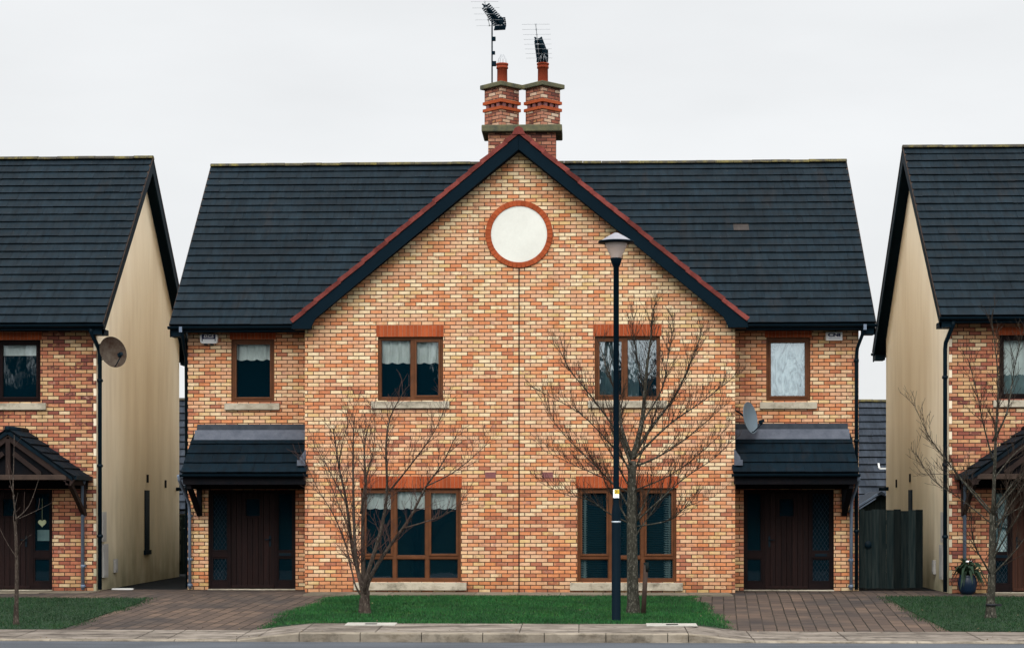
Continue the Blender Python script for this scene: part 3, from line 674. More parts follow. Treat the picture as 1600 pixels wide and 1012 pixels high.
# lean-to canopies over the doors
def canopy(x0, x1, xi, sg):
    zt, zb, yt, yb = 3.14, 2.36, .98, -.2; sl = (zt-zb)/(yt-yb); ln = math.hypot(zt-zb, yt-yb)
    m = MB(); tiles(m, (x0, yb, zb), (1,0,0), x1-x0, (0,1,sl), ln, 4, tw=.34, lip=.03)
    m.prism_x([(yb+.01,zb-.025),(yt,zt-.025),(yt,zt-.1),(yb+.01,zb-.08)], x0+.02, x1-.02, .4)
    c = m.build('porch_canopy', M['tile_canopy'], house)
    m = MB(); m.prism_x([(.995,3.35),(.975,3.35),(.94,3.225),(.962,3.225)], x0+.08, x1-.06); m.build('flashing', M['lead_dark'], c); m = MB(); m.prism_x([(.955,3.235),(.935,3.235),(.77,3.03),(.79,3.02)], x0+.05, x1-.04)
    m.build('flashing', M['lead'], c)
    m = MB(); m.prism_x([(yb-.0+.055*math.cos(t), zb-.04+.055*math.sin(t)) for t in [math.pi+math.pi*k/8 for k in range(9)]], x0-.02, x1+.02); m.build('gutter', M['gutter'], c)
    m = MB(); m.box(x0+.03,x1-.03,yb+.07,yb+.11,2.12,zb-.06); m.box(x0+.03,x1-.03,yb+.112,.99,2.13,2.15); m.box(x0+.06,x1-.02,.90,.995,2.035,2.128); m.build('soffit', M['timber'], c)
    # end panel and gallows bracket on the outer side
    xo = x0+.03 if sg < 0 else x1-.03
    m = MB(); m.prism_x([(yb+.1,2.15),(.99,2.15),(.99,zt-.12),(yb+.1,zb-.07)], xo-.012, xo+.012); m.build('cheek_board', M['timber'], c)
    bx = xo - sg*.1
    m = MB(); m.beam((bx,.95,1.5),(bx,.95,2.12),.1,.09,(0,1,0)); m.beam((bx,.9,1.56),(bx,.02,2.07),.09,.1,(0,.6,.8)); m.beam((bx,.9,2.08),(bx,-.08,2.08),.095,.09); m.build('bracket', M['timber'], c, bevel=.006)
    # lead soaker where the canopy laps the gable corner
    m = MB(); xs_ = xi; m.quad((xs_-sg*.0, -.012, 2.42),(xs_-sg*-.14,-.012,2.42),(xs_+sg*.12,-.012,2.66),(xs_,-.012,2.82)); m.box(min(xs_,xs_+sg*.16),max(xs_,xs_+sg*.16),-.12,-.02,2.49,2.6); m.build('lead_soaker', M['lead'], c)
canopy(-6.64, -4.16, -4.2, -1); canopy(4.16, 6.6, 4.2, 1)
pipe(house, [(-6.69,-.18,2.3),(-6.69,-.1,2.2),(-6.7,.85,1.75),(-6.7,.9,1.6),(-6.7,.93,.03)], .033, M['pipe_grey'], (1.5,.62,.1))
pipe(house, [(6.6,-.18,2.3),(6.6,-.1,2.2),(6.6,.85,1.8),(6.6,.9,1.65),(6.6,.93,.03)], .033, M['pipe_grey'], (1.6,.62,.1))
pipe(house, [(6.8,.56,5.24),(6.8,.56,5.16),(6.72,.9,4.85),(6.71,.95,4.7),(6.71,.95,.03)], .036, M['gutter'], (4.6,3.0,1.2))
pipe(house, [(-6.78,.56,5.24),(-6.78,.56,5.16),(-6.80,.9,4.85),(-6.81,1.1,4.7),(-6.81,1.2,.03)], .036, M['gutter'], ())
for xx in (-6.79, 6.81):
    m = MB(); m.box(xx-.03,xx+.03,.455,.485,5.17,5.28); m.build('gutter_clip', M['pipe_grey'], house)

# chimney: brick base, slab and two stacks turned 45 degrees
def rotbox(mb, cx, cy, hs, z0, z1, ang=45, tint=.5, mi=0):
    c = [(cx+hs*math.sqrt(2)*math.cos(rad(ang+45+90*k)), cy+hs*math.sqrt(2)*math.sin(rad(ang+45+90*k))) for k in range(4)]
    v = [(x,y,z0) for x,y in c]+[(x,y,z1) for x,y in c]; w = 2*hs
    uv = [[(k*w+.0,z0),((k+1)*w,z0),((k+1)*w,z1),(k*w,z1)] for k in range(4)]
    mb.raw(v, [(0,1,5,4),(1,2,6,5),(2,3,7,6),(3,0,4,7),(3,2,1,0),(4,5,6,7)], uv+[[(0,0)]*4]*2, tint, mi)
CY = 4.75
m = MB(); m.box(-.83,.65,CY-.42,CY+.42,8.4,9.87); ch = m.build('chimney', M['brick_chimney'], house)
m = MB(); m.box(-.97,.79,CY-.56,CY+.56,9.87,10.02); m.build('chimney_slab', M['cap'], ch, bevel=.02)
for cx, px in ((-.55,-.54), (.36,.36)):
    m = MB(); h = .27
    rotbox(m, cx, CY, h, 10.02, 10.42); rotbox(m, cx, CY, h-.06, 10.42, 10.58); rotbox(m, cx, CY, h, 10.58, 10.9)
    st = m.build('chimney_stack', M['brick_chimney'], ch)
    m = MB(); rotbox(m, cx, CY, h+.03, 10.40, 10.465, tint=.4); rotbox(m, cx, CY, h+.03, 10.555, 10.62, tint=.6)
    for k in range(4):
        for j in range(-1, 2):
            t = rad(45+90*k); nx, ny = math.cos(t), math.sin(t); m.beam((cx+nx*(h-.02)-ny*j*.17, CY+ny*(h-.02)+nx*j*.17, 10.466),(cx+nx*(h-.02)-ny*j*.17, CY+ny*(h-.02)+nx*j*.17, 10.554), .09, .05, (nx,ny,0), .2, 1)
    m.build('brick_band', [M['soldier'], M['purple']], ch)
    m = MB(); rotbox(m, cx, CY, h+.075, 10.9, 11.0); m.build('chimney_cap', M['cap'], ch, bevel=.015)
    m = MB(); m.lathe((px, CY, 11.0), [(.115,0),(.112,.36),(.13,.365),(.13,.40),(.122,.405),(.122,.435),(.135,.44),(.135,.475),(.1,.475),(.1,.2)], 24); m.build('chimney_pot', M['terracotta'], ch)
    m = MB()
    for k in range(9):
        t = 2*math.pi*k/9; m.tube([(px+.11*math.cos(t),CY+.11*math.sin(t),11.46),(px+.085*math.cos(t),CY+.085*math.sin(t),11.58),(px+.03*math.cos(t),CY+.03*math.sin(t),11.68)], .0028, 5)
    m.build('pot_guard', M['aerial_rod'], ch)

# ------------------------------------------------------------------ TV AERIALS on the chimney
def aerial(mx, my, z0, zt, label, rear, front, zb, rods, gadgets):
    a = thing('tv_aerial', label, 'aerial', (mx, my, z0), 'television aerials on the chimney')
    m = MB(); m.tube([(mx,my,z0),(mx,my,zt)], .016, 8); m.build('mast', M['aerial'], a)
    r_, f_ = Vector(rear), Vector(front); d = (f_-r_); ln = d.length; dn = d.normalized(); sd = Vector((dn.y,-dn.x,0)).normalized()
    m = MB(); m.beam(r_, f_, .025, .025)
    n = 11
    for k in range(n):
        p = r_ + d*(.12+.86*k/(n-1)); w = .17-.006*k
        for q in (-1, 1): m.beam(p-sd*w*.75+Vector((0,0,q*.055)), p+sd*w*.75-Vector((0,0,q*.055)), .02, .03)
        m.box(p.x-.03,p.x+.03,p.y-.02,p.y+.02,p.z-.03,p.z+.03)
    m.build('boom', M['aerial'], a)
    m = MB()
    for q in (-1, 1):
        for k in range(4):
            c = r_ + Vector((0,0,q*(.02+.035*k))) + dn*(.03*k); m.beam(c-sd*.13, c+sd*.13, .02, .03)
        for e in (-.12, 0, .12): m.beam(r_+sd*e, r_+sd*e+Vector((0,0,q*.13))+dn*.1, .015, .015)
    m.build('reflector', M['aerial'], a)
    m = MB()
    for (x, y, z, w) in rods: m.tube([(x-w,y,z),(x+w,y,z)], .003, 5)
    for (x, y, z, w) in rods: m.box(x-.02,x+.02,y-.012,y+.012,z-.012,z+.012)
    if len(rods) > 1:
        m.tube([rods[0][:3], rods[-1][:3]], .006, 6)
    m.build('dipole_rods', M['aerial_rod'], a)
    for (dx, z, s_) in gadgets:
        m = MB(); m.box(mx+.0,mx+.06*s_+.02,my-.04,my+.03,z-.045*s_,z+.045*s_); m.build('clamp', M['aerial'], a, bevel=.008)
aerial(-.77, 4.85, 11.02, 12.6, 'taller mast aerial rising beside the left chimney pot', (-.60,5.25,12.46), (-.86,3.85,12.52), 12.5,
       [(-.83,4.9-.5*k,12.36+.0*k,.29) for k in range(5)], [(0,12.05,1),(0,11.74,.8),(0,11.5,1.2)])
aerial(.27, 4.95, 11.47, 11.86, 'shorter aerial mounted above the right chimney pot', (.345,5.1,11.70), (.28,3.75,11.76), 11.75,
       [(.275,4.9-.42*k,11.63,.29) for k in range(8)], [(0,11.6,.7)])

# ------------------------------------------------------------------ NEIGHBOUR HOUSES
def tri_porch(root, xc, hw, yw, sg, pipe_x):
    yb = yw-1.2; za, ze = 3.2, 2.28; sl = (za-ze)/hw; ln = math.hypot(hw, za-ze)
    m = MB(); tiles(m, (xc-hw, yw, ze), (0,-1,0), 1.25, (1,0,sl), ln, 6, tw=.3, lip=.035); tiles(m, (xc+hw, yb-.05, ze), (0,1,0), 1.25, (-1,0,sl), ln, 6, tw=.3, lip=.035)
    m.prism_y([(xc-hw,ze-.02),(xc,za-.02),(xc+hw,ze-.02),(xc+hw,ze-.09),(xc,za-.11),(xc-hw,ze-.09)], yb-.03, yw-.01, .4)
    c = m.build('porch_canopy', M['tile_canopy'], root)
    m = MB(); m.prism_y([(xc-hw+.14,2.26),(xc+hw-.14,2.26),(xc+hw-.2,2.4),(xc,za-.17),(xc-hw+.2,2.4)], yb+.10, yb+.13); m.box(xc-hw+.1,xc+hw-.1,yb+.1,yw-.01,2.21,2.255); m.box(xc-hw+.02,xc+hw-.02,yw-.06,yw-.005,2.04,2.2); m.build('infill_board', M['timber'], c)
    m = MB(); m.tube([(xc,yb-.05,za-.005),(xc,yw,za-.005)], .06, 10); m.build('ridge_tiles', M['tile_canopy'], c)
    m = MB(); y_ = yb+.04
    for q in (-1, 1):
        m.beam((xc+q*(hw-.0),y_,ze-.13),(xc,y_,za-.14),.08,.16,(0,0,1)); m.beam((xc+q*.62,y_,2.32),(xc+q*.10,y_,2.72),.06,.09)
        m.beam((xc+q*(hw-.1),yw-.05,1.5),(xc+q*(hw-.1),yw-.05,2.16),.1,.09,(0,1,0)); m.beam((xc+q*(hw-.1),yw-.06,1.56),(xc+q*(hw-.1),yb+.2,2.12),.08,.1,(0,.6,.8)); m.beam((xc+q*(hw-.1),yw-.01,2.15),(xc+q*(hw-.1),yb,2.15),.09,.09)
    m.beam((xc,y_,2.3),(xc,y_,3.0),.09,.09,(0,1,0)); m.build('truss', M['timber_mid'], c, bevel=.006)
    m = MB(); m.beam((xc-hw+.12,y_-.01,2.255),(xc+hw-.12,y_-.01,2.255),.1,.1); m.build('tie_beam', M['timber_pale'], c, bevel=.006)
    xo = xc+sg*hw
    m = MB(); m.beam((xo+sg*.03,yb,ze-.03),(xo+sg*.03,yw,ze-.03),.09,.08); m.build('gutter', M['gutter'], c)
    pipe(root, [(xo,yb+.9,2.25),(pipe_x,yw-.08,2.1),(pipe_x,yw-.05,.03)], .034, M['pipe_grey'], (1.5,.5,.1))

def neighbour(label, x0, sg, yf, zridge, zeave, dwin, ddoor, xdoor, dporch, blinds, fm, dm, lattice, handed):
    """x0: the corner nearest the middle pair; sg: the side the house runs off to"""
    h = thing('brick_house', label, 'house', (x0, yf, 0), 'brick houses along the street'); W = 13.5; x1 = x0+sg*W; xa, xb = min(x0,x1), max(x0,x1)
    yr = yf+7.7
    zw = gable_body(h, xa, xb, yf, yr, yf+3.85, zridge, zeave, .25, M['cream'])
    X = lambda d: x0+sg*d
    r2 = lambda a, b: (min(X(a),X(b)), max(X(a),X(b)))
    win = (*r2(*dwin), 3.78, 5.02); dr = (*r2(*ddoor), 0, 2.03)
    m = MB(); i0, i1 = r2(.06, W); wall_with_openings(m, i0, i1, 0, zw, yf, [win, dr]); 
    # toothed corner: alternate courses run on to the corner
    for k in range(int(zw/.15)):
        a, b = r2(.0 if True else 0, .06)
        if k % 2: m.quad((a,yf,k*.15),(b,yf,k*.15),(b,yf,k*.15+.15),(a,yf,k*.15+.15))
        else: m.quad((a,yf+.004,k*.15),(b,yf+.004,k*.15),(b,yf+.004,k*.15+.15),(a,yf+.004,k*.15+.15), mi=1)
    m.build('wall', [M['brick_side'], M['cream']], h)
    added_shade_wall(h, xa, xb, yf+2.4, zw-.1)
    s0, s1 = r2(dwin[0]-.12, dwin[1]+.12)
    bl = [(k, win[0]+.07, win[1]-.07, lo, hi, mt) for k, lo, hi, mt in blinds]
    window(h, *win, yf, (), None, (s0,s1,3.62,3.755), (win[0]-.03,win[1]+.03,5.02,5.18), bl, ((0,0),), fm=fm, seed=20+sg)
    d0, d1 = r2(*xdoor); fr = entrance(h, dr[0], dr[1], d0, d1, 2.03, yf, handed, 0 if sg > 0 else None, fm=fm, dm=dm, lattice=lattice)
    if sg > 0:
        s_ = MB(); s_.quad((dr[0]+.06,yf+.2,.8),(d0-.07,yf+.2,.8),(d0-.07,yf+.2,1.97),(dr[0]+.06,yf+.2,1.97)); s_.build('curtain', M['net'], fr)
    else:
        s_ = MB(); xh = (d1+dr[1])/2+.0; pts = []
        for k in range(28):
            t = 2*math.pi*k/28; pts.append((xh+.0052*16*math.sin(t)**3, 1.36+.0052*(13*math.cos(t)-5*math.cos(2*t)-2*math.cos(3*t)-math.cos(4*t))))
        s_.prism_y(pts, yf+.075, yf+.085); s_.tube([(xh,yf+.08,1.4),(xh,yf+.08,1.85)], .003, 5); s_.build('heart_ornament', M['green_orn'], fr)
        s_ = MB(); s_.quad((d1+.1,yf+.19,1.0),(dr[1]-.09,yf+.19,1.0),(dr[1]-.09,yf+.19,1.22),(d1+.1,yf+.19,1.22)); s_.build('curtain', M['curtain'], fr)
    tri_porch(h, X(dporch), 1.27, yf, -sg, X(dporch)-sg*1.16)
    xp = x0-sg*.02
    pipe(h, [(xp+sg*.02,yf-.42,zeave-.1),(xp+sg*.02,yf-.42,zeave-.18),(xp-sg*.06,yf-.1,zeave-.5),(xp-sg*.065,yf-.06,zeave-.62),(xp-sg*.065,yf-.06,.03)], .042, M['gutter'], (4.2,2.5,1.1))
    # meter boxes, vents, a narrow window and a pipe stub on the rendered side wall
    xs = x0-sg*.003
    for y0, y1, z0, z1 in ((yf+.3,yf+.6,.98,1.58),(yf+.4,yf+.75,.25,.93),(yf+1.35,yf+1.55,.32,.6)):
        m = MB(); m.box(xs, xs-sg*.05, y0, y1, z0, z1); m.box(xs-sg*.05, xs-sg*.058, y0+.04, y1-.04, z0+.04, z1-.04, .8); m.build('meter_box', M['meter'], h, bevel=.008)
    m = MB(); yv = yf+4.1; m.box(xs,xs-sg*.02,yv,yv+.42,.72,2.05); w = m.build('side_window', M['fascia'], h)
    m = MB(); m.box(xs,xs-sg*.05,yv-.06,yv+.48,.62,.72); m.build('sill', M['fascia'], w)
    for ya_, za_ in ((yv+.2, 2.22), (yv+2, 2.12)):
        m = MB(); m.box(xs,xs-sg*.012,ya_,ya_+.17,za_,za_+.18); m.build('vent', M['timber'], h)
    m = MB(); m.tube([(xs,yr-.35,2.1),(xs-sg*.22,yr-.35,2.1)], .045, 8); m.build('flue_stub', M['gutter'], h)
    return h
neighbour('left brick house with cream rendered side wall and a rusty satellite dish', -8.47, -1, .4, 9.36, 5.32, (1.13,2.01), (.89,2.62), (1.35,2.2), 1.42,
          [('roller',4.72,4.98,M['blind'])], M['frame_dark'], M['door'], (), 1)
neighbour('right brick house with cream rendered side wall and potted plant at its corner', 8.38, 1, .1, 9.42, 5.37, (.97,1.85), (.84,2.6), (1.24,2.1), 1.45,
          [('roller',4.25,4.98,M['blind']),('drape',3.84,4.27,M['curtain'])], M['frame_dark'], M['door_brown'], (0,), -1)

# ------------------------------------------------------------------ houses behind
def bungalow(label, x0, x1, y, zr, ze):
    h = thing('bungalow', label, 'house', ((x0+x1)/2, y, 0), 'low houses behind the street'); yr_ = y+3.6
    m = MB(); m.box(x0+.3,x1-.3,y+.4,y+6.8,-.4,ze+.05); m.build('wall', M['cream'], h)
    sl = (zr-ze)/3.6; m = MB(); tiles(m, (x0,y,ze), (1,0,0), x1-x0, (0,1,sl), math.hypot(3.6,zr-ze), 15, tw=.3, lip=.05); tiles(m, (x1,y+7.2,ze), (-1,0,0), x1-x0, (0,-1,sl), math.hypot(3.6,zr-ze), 15, tw=.3, lip=.05)
    m.prism_x([(y+.02,ze-.03),(yr_,zr-.03),(y+7.18,ze-.03),(y+7.18,ze-.13),(yr_,zr-.2),(y+.02,ze-.13)], x0+.02, x1-.02, .3)
    r = m.build('roof', M['tile_far'], h); m = MB(); ridge_tiles(m, x0, x1, yr_, zr+.03); m.build('ridge_tiles', M['ridge'], r)
    return h, sl
b1, _ = bungalow('low slate roofed house glimpsed in the gap left of the middle pair', -17, -6.2, 18.4, 5.05, 1.6)
b2, sl = bungalow('low slate roofed house seen above the dark gate on the right', 6.4, 17, 18.4, 4.95, 1.6)
m = MB(); yq, zq = 18.4+1.25, 1.6+1.25*sl+.05
for a, b_ in (((10.05,yq,zq),(10.35,yq,zq)),((10.05,yq,zq),(10.05,yq+.16,zq+.16*sl)),((10.35,yq,zq),(10.35,yq+.16,zq+.16*sl))): m.beam(a, b_, .05, .05)
m.build('roof_bracket', M['white_paint'], b2)
sh = thing('garden_shed', 'small timber shed gable with pale roof edge behind the dark gate', 'shed', (8.9, 12, 0))
m = MB(); m.prism_y([(7.8,-.3),(10.0,-.3),(10.0,1.35),(8.9,2.0),(7.8,1.35)], 12, 14); m.build('wall', M['fence'], sh)
m = MB(); m.prism_y([(7.6,1.27),(8.9,2.08),(10.2,1.27),(10.2,1.22),(8.9,2.0),(7.6,1.22)], 11.85, 14.1); m.build('roof', M['tile_far'], sh)
for q in (-1, 1):
    m = MB(); m.beam((8.9+q*1.3,11.83,1.25),(8.9+q*.1,11.83,2.0),.03,.05); m.beam((8.9+q*1.3,11.81,1.17),(8.9+q*.15,11.81,1.89),.03,.03)
    m.build('bargeboard', M['pipe_grey'], sh)

# ------------------------------------------------------------------ gates between the houses
def gate(name, label, x0, x1, y, z1, bw):
    g = thing(name, label, 'gate', ((x0+x1)/2, y, 0), 'timber gates between the houses')
    n = round((x1-x0)/bw); w = (x1-x0)/n; m = MB()
    for k in range(n):
        j = R.uniform(0,.012); m.box(x0+k*w+.001,x0+(k+1)*w-.001,y+j,y+.02+j,.03+R.uniform(0,.02),z1+R.uniform(-.02,.02),R.random())
    m.build('boards', M['fence'], g, bevel=.003)
    for z in (.3, z1*.55, z1-.25):
        m = MB(); m.box(x0,x1,y+.035,y+.08,z-.05,z+.05,.2); m.build('rail', M['fence'], g)
    m = MB(); m.lathe((x0+.22, y-.015, .92), [(0,-.01),(.07,-.01),(.075,0),(.07,.02)], 16, 'y'); m.build('latch', M['gutter'], g)
    return g
gate('side_gate', 'dark stained board gate closing the gap to the right house', 6.78, 8.1, 1.35, 1.62, .145)
gate('side_gate', 'dark board gate deep in the left alley', -9.0, -6.4, 8.75, 1.5, .14)

# ------------------------------------------------------------------ dishes and alarm boxes
def dish(label, c, face, r, mat, foot, depth=.07, ry=1.15):
    t = thing('satellite_dish', label, 'satellite dish', foot, 'satellite dishes on the walls'); f = Vector(face).normalized()
    rot = Vector((0,0,1)).rotation_difference(f).to_matrix().to_4x4(); xf = Matrix.Translation(c) @ rot
    up = Vector((0,0,1)); 
    m = MB(); prof = [(r*k/10, depth*(k/10)**2) for k in range(11)] + [(r*1.02, depth+.004), (r*1.02, depth-.008)] + [(r*k/10, depth*(k/10)**2-.014) for k in range(10,-1,-1)]
    m.lathe((0,0,0), prof, 32); m.build('reflector', mat, t, xf=xf)
    C = Vector(c); bot = C + f*(depth) - (up - f*f.z).normalized()*r*.92; lnb = C + f*r*1.0 - up*r*.55
    m = MB(); m.tube([bot - f*.05, bot+f*.03, lnb], .012, 6); m.tube([lnb-f*.01, lnb+Vector((0,0,.05))], .03, 8); m.beam(lnb-f*.05+Vector((0,0,.05)), lnb+f*.05+Vector((0,0,.06)), .06, .06); m.build('feed_arm', M['gutter'], t)
    m = MB(); F = Vector(foot); m.tube([F, F+(C-F)*.45+Vector((0,0,.02)), C-f*.02], .018, 8); m.tube([F-Vector((0,0,.25)), C-f*.02-Vector((0,0,.08))], .012, 6); m.box(F.x-.03,F.x+.03,F.y-.03,F.y+.03,F.z-.32,F.z+.08); m.build('bracket', M['gutter'], t)
dish('rusty round satellite dish on the corner of the left house', (-8.12,.2,4.74), (.74,-.64,.22), .31, M['dish_rust'], (-8.42,.44,4.86))
dish('grey satellite dish turned edge-on above the right door canopy', (4.5,.5,3.43), (.86,-.48,.16), .31, M['dish_grey'], (4.26,.9,3.62))

def text(body, size, loc, mat, parent, name, shear=0, sx=1, off=.0):
    cu = bpy.data.curves.new(name, 'FONT'); cu.body = body; cu.size = size; cu.align_x = 'CENTER'; cu.align_y = 'CENTER'; cu.shear = shear; cu.offset = off; cu.extrude = .001
    tmp = bpy.data.objects.new('tmp', cu); col.objects.link(tmp); dg = bpy.context.evaluated_depsgraph_get()
    me = bpy.data.meshes.new_from_object(tmp.evaluated_get(dg)); bpy.data.objects.remove(tmp); bpy.data.curves.remove(cu)
    me.transform(Matrix.Translation(Vector(loc)-OFF) @ Matrix.Rotation(rad(90), 4, 'X') @ Matrix.Diagonal((sx,1,1,1)))
    me.name = name; me.materials.clear(); me.materials.append(mat); o = bpy.data.objects.new(name, me); col.objects.link(o); o.parent = parent; return o
# rounded box on the left
a = thing('alarm_box', 'rounded white alarm box with navy panel under the left eave', 'alarm box', (-6.31,.99,5.07), 'alarm boxes under the eaves')
m = MB(); pts = []
for cx, cz, t0 in ((-6.18,5.13,0),(-6.44,5.13,90),(-6.43,5.02,180),(-6.19,5.02,270)):
    for k in range(5): t = rad(t0+90*k/4); pts.append((cx+.055*math.cos(t), cz+.04*math.sin(t)))
m.prism_y(pts[::-1], .90, .995); m.build('case', M['white_plastic'], a, bevel=.012)
m = MB(); m.prism_y([(-6.45,5.162),(-6.45,5.025),(-6.435,5.025),(-6.435,5.07),(-6.185,5.07),(-6.185,5.025),(-6.17,5.025),(-6.17,5.162)], .893, .897); m.build('panel', M['navy'], a)
text('D.C.S.', .08, (-6.31,.8915,5.128), M['white_plastic'], a, 'lettering', .35, 1.0, .003)
m = MB()
for k in range(7): m.box(-6.40+k*.026,-6.382+k*.026,.889,.892,5.078,5.092)
m.build('small_print', M['print_grey'], a)
for xx in (-6.375, -6.255):
    m = MB(); m.box(xx-.03,xx+.03,.91,.985,4.952,4.976); m.build('vent', M['black'], a)
a = thing('alarm_box', 'square white alarm box with bold navy letters under the right eave', 'alarm box', (6.27,.99,5.07), 'alarm boxes under the eaves')
m = MB(); m.box(6.10,6.43,.91,.995,5.0,5.17); m.build('case', M['white_plastic'], a, bevel=.012)
text('CNI', .09, (6.265,.907,5.107), M['navy'], a, 'lettering', 0, 1.6, .005)
m = MB()
for k in range(9): m.box(6.155+k*.026,6.172+k*.026,.905,.908,5.035,5.048)
m.build('small_print', M['print_grey'], a)

# ------------------------------------------------------------------ street lamp
lx, ly, lz = 1.80, -6.32, -.19
lamp = thing('street_lamp', 'tall black street lamp with conical glass lantern in front of the gable', 'street lamp', (lx, ly, lz))
m = MB(); m.lathe((lx,ly,0), [(.078,lz-.1),(.078,lz+.02),(.073,lz+.03),(.073,1.60),(.066,1.66),(.05,1.74),(.047,1.78),(.045,5.58),(.06,5.59),(.095,5.70),(.095,5.715),(.0,5.72)], 20); m.build('pole', M['lamp'], lamp)
m = MB(); m.lathe((lx,ly,0), [(.0735,1.43),(.0755,1.43),(.0755,1.455),(.0735,1.455)], 20); m.build('band', M['band'], lamp)
m = MB(); m.lathe((lx,ly,0), [(.085,5.72),(.10,5.76),(.15,5.86),(.195,5.965),(.19,5.965),(.145,5.86),(.094,5.762),(.08,5.725)], 28)
n = NT('lantern_glass'); n.n.remove(n.b); tr = n.n.new('ShaderNodeBsdfTransparent'); tr.inputs[0].default_value = (.94,.92,.92,1); pb = n.n.new('ShaderNodeBsdfPrincipled'); pb.inputs['Base Color'].default_value = (.66,.55,.49,1); pb.inputs['Roughness'].default_value = .12
mx = n.n.new('ShaderNodeMixShader'); mx.inputs[0].default_value = .5; n.link(tr.outputs[0], mx.inputs[1]); n.link(pb.outputs[0], mx.inputs[2]); n.link(mx.outputs[0], n.out.inputs['Surface'])
m.build('lantern', n.m, lamp)
m = MB(); m.tube([(lx,ly,5.72),(lx+.01,ly,5.78)], .03, 10); m.tube([(lx+.01,ly,5.78),(lx+.05,ly,5.93)], .022, 10); m.build('bulb', M['white_plastic'], lamp)
m = MB(); m.lathe((lx,ly,0), [(0,6.13),(.03,6.125),(.06,6.11),(.15,6.06),(.235,6.005),(.285,5.985)], 32); m.build('lantern_cap', M['lamp_hat'], lamp)
m = MB(); m.lathe((lx,ly,0), [(.286,5.988),(.292,5.984),(.29,5.965),(.2,5.955),(0.0,5.955)], 32); m.lathe((lx,ly,0), [(.12,5.954),(.12,5.92),(0,5.92)], 20); m.build('rim', M['lamp'], lamp)
m = MB(); m.box(lx-.05,lx+.046,ly-.052,ly-.048,1.83,1.97); st = m.build('number_label', M['white_plastic'], lamp)
m = MB(); m.box(lx-.028,lx+.046,ly-.0545,ly-.0525,1.895,1.966); m.build('label_panel', M['yellow'], st)
text('31', .075, (lx+.011,ly-.057,1.93), M['black'], st, 'lettering', 0, .85, .002)

# ------------------------------------------------------------------ bare trees
def bend(p, q, k, rr): return [p]
def limb(mb, pts, r0, r1, n=7):
    """smooth a control polyline and skin it with a tapering tube"""
    P = [Vector(p) for p in pts]; out = []
    for i in range(len(P)-1):
        a, b, c, d = P[max(0,i-1)], P[i], P[i+1], P[min(len(P)-1,i+2)]
        for k in range(4):
            t = k/4; out.append(.5*((2*b)+(c-a)*t+(2*a-5*b+4*c-d)*t*t+(3*b-a-3*c+d)*t**3))
    out.append(P[-1]); k = len(out)-1
    rs = [r0+(r1-r0)*(i/k)**.8 for i in range(k+1)]
    mb.tube(out, rs, n, True); return out, rs
def twigs(mb, path, rs, rr, dens, length, up, spread, depth, lateral=None, start=.25, minr=.0022):
    L_ = sum((path[i+1]-path[i]).length for i in range(len(path)-1)); cnt = max(1, int(L_*dens))
    for j in range(cnt):
        t = start + (1-start)*(j+rr.random())/cnt; f_ = min(t, .999)*(len(path)-1); i = int(f_); p = path[i].lerp(path[i+1], f_-i); r = rs[i]*(1-(f_-i))+rs[i+1]*(f_-i)
        d = (path[i+1]-path[i]).normalized(); ax = Vector((rr.gauss(0,1), rr.gauss(0,1), rr.gauss(0,.6))); ax = (ax - d*ax.dot(d)).normalized()
        v = (d*(1-spread*.5) + ax*spread + Vector((0,0,up))).normalized(); ln = length*rr.uniform(.55,1.25)*(1.15-.55*t); n = max(3, int(ln/.07)); q = p.copy(); pts = [q.copy()]
        for s_ in range(n):
            v = (v + Vector((rr.gauss(0,.10), rr.gauss(0,.10), rr.gauss(0,.10)+up*.12))).normalized(); q = q + v*(ln/n); pts.append(q.copy())
        r_0 = max(minr*1.3, min(r*.6, .004+.010*ln)); rr_ = [r_0+(minr-r_0)*(k/n)**.7 for k in range(n+1)]
        mb.tube(pts, rr_, 5 if r_0 > .006 else 4, False)
        if depth > 0: twigs(mb, pts, rr_, rr, dens*1.15, length*.5, up, spread*1.0, depth-1, start=.2, minr=minr)
def tree(label, base, trunk, r0, r1, limbs, seed, bark, twig, dens, length, up, spread, extra=0, depth=1, minr=.0024):
    rr = random.Random(seed); t = thing('bare_tree', label, 'tree', base, 'bare young trees in the front lawns'); B = Vector(base)
    m = MB(); tp, tr_ = limb(m, [B+Vector(p) for p in trunk], r0, r1, 12)
    # flare and knots at the foot
    m.lathe((B.x,B.y,B.z-.06), [(r0*1.55,0),(r0*1.22,.08),(r0*1.05,.2),(r0*.96,.34)], 12)
    m.build('trunk', bark, t)
    ml = MB(); mt = MB()
    for lp, a, b in limbs:
        pts = []; yy = 0; g = rr.uniform(-.5,.5)
        for k, p in enumerate(lp):
            y_ = p[1] if len(p) == 3 else g*(k/(len(lp)-1))*1.6 + rr.gauss(0,.03)
            pts.append(B+Vector((p[0], y_, p[-1])))
        path, rs = limb(ml, pts, a, b, 7); twigs(mt, path, rs, rr, dens, length, up, spread, depth, minr=minr)
    for k in range(extra):
        i = rr.randrange(len(tp)//3, len(tp)); p = tp[i]; az = rr.choice((-1,1))*rr.uniform(.8,2.3)-math.pi/2*0; el = rr.uniform(.35,1.0); ln = rr.uniform(.8,1.5)
        v = Vector((math.sin(az)*.5, math.cos(az)*1.0 if rr.random()<.5 else -abs(math.cos(az)), el)).normalized(); pts = [p.copy()]; q = p.copy()
        for s_ in range(4): v = (v+Vector((rr.gauss(0,.1),rr.gauss(0,.1),.13))).normalized(); q = q+v*ln/4; pts.append(q.copy())
        path, rs = limb(ml, pts, .02, .005, 6); twigs(mt, path, rs, rr, dens, length, up, spread, depth, minr=minr)
    cr = ml.build('branches', bark, t); mt.build('twigs', twig, cr); return t
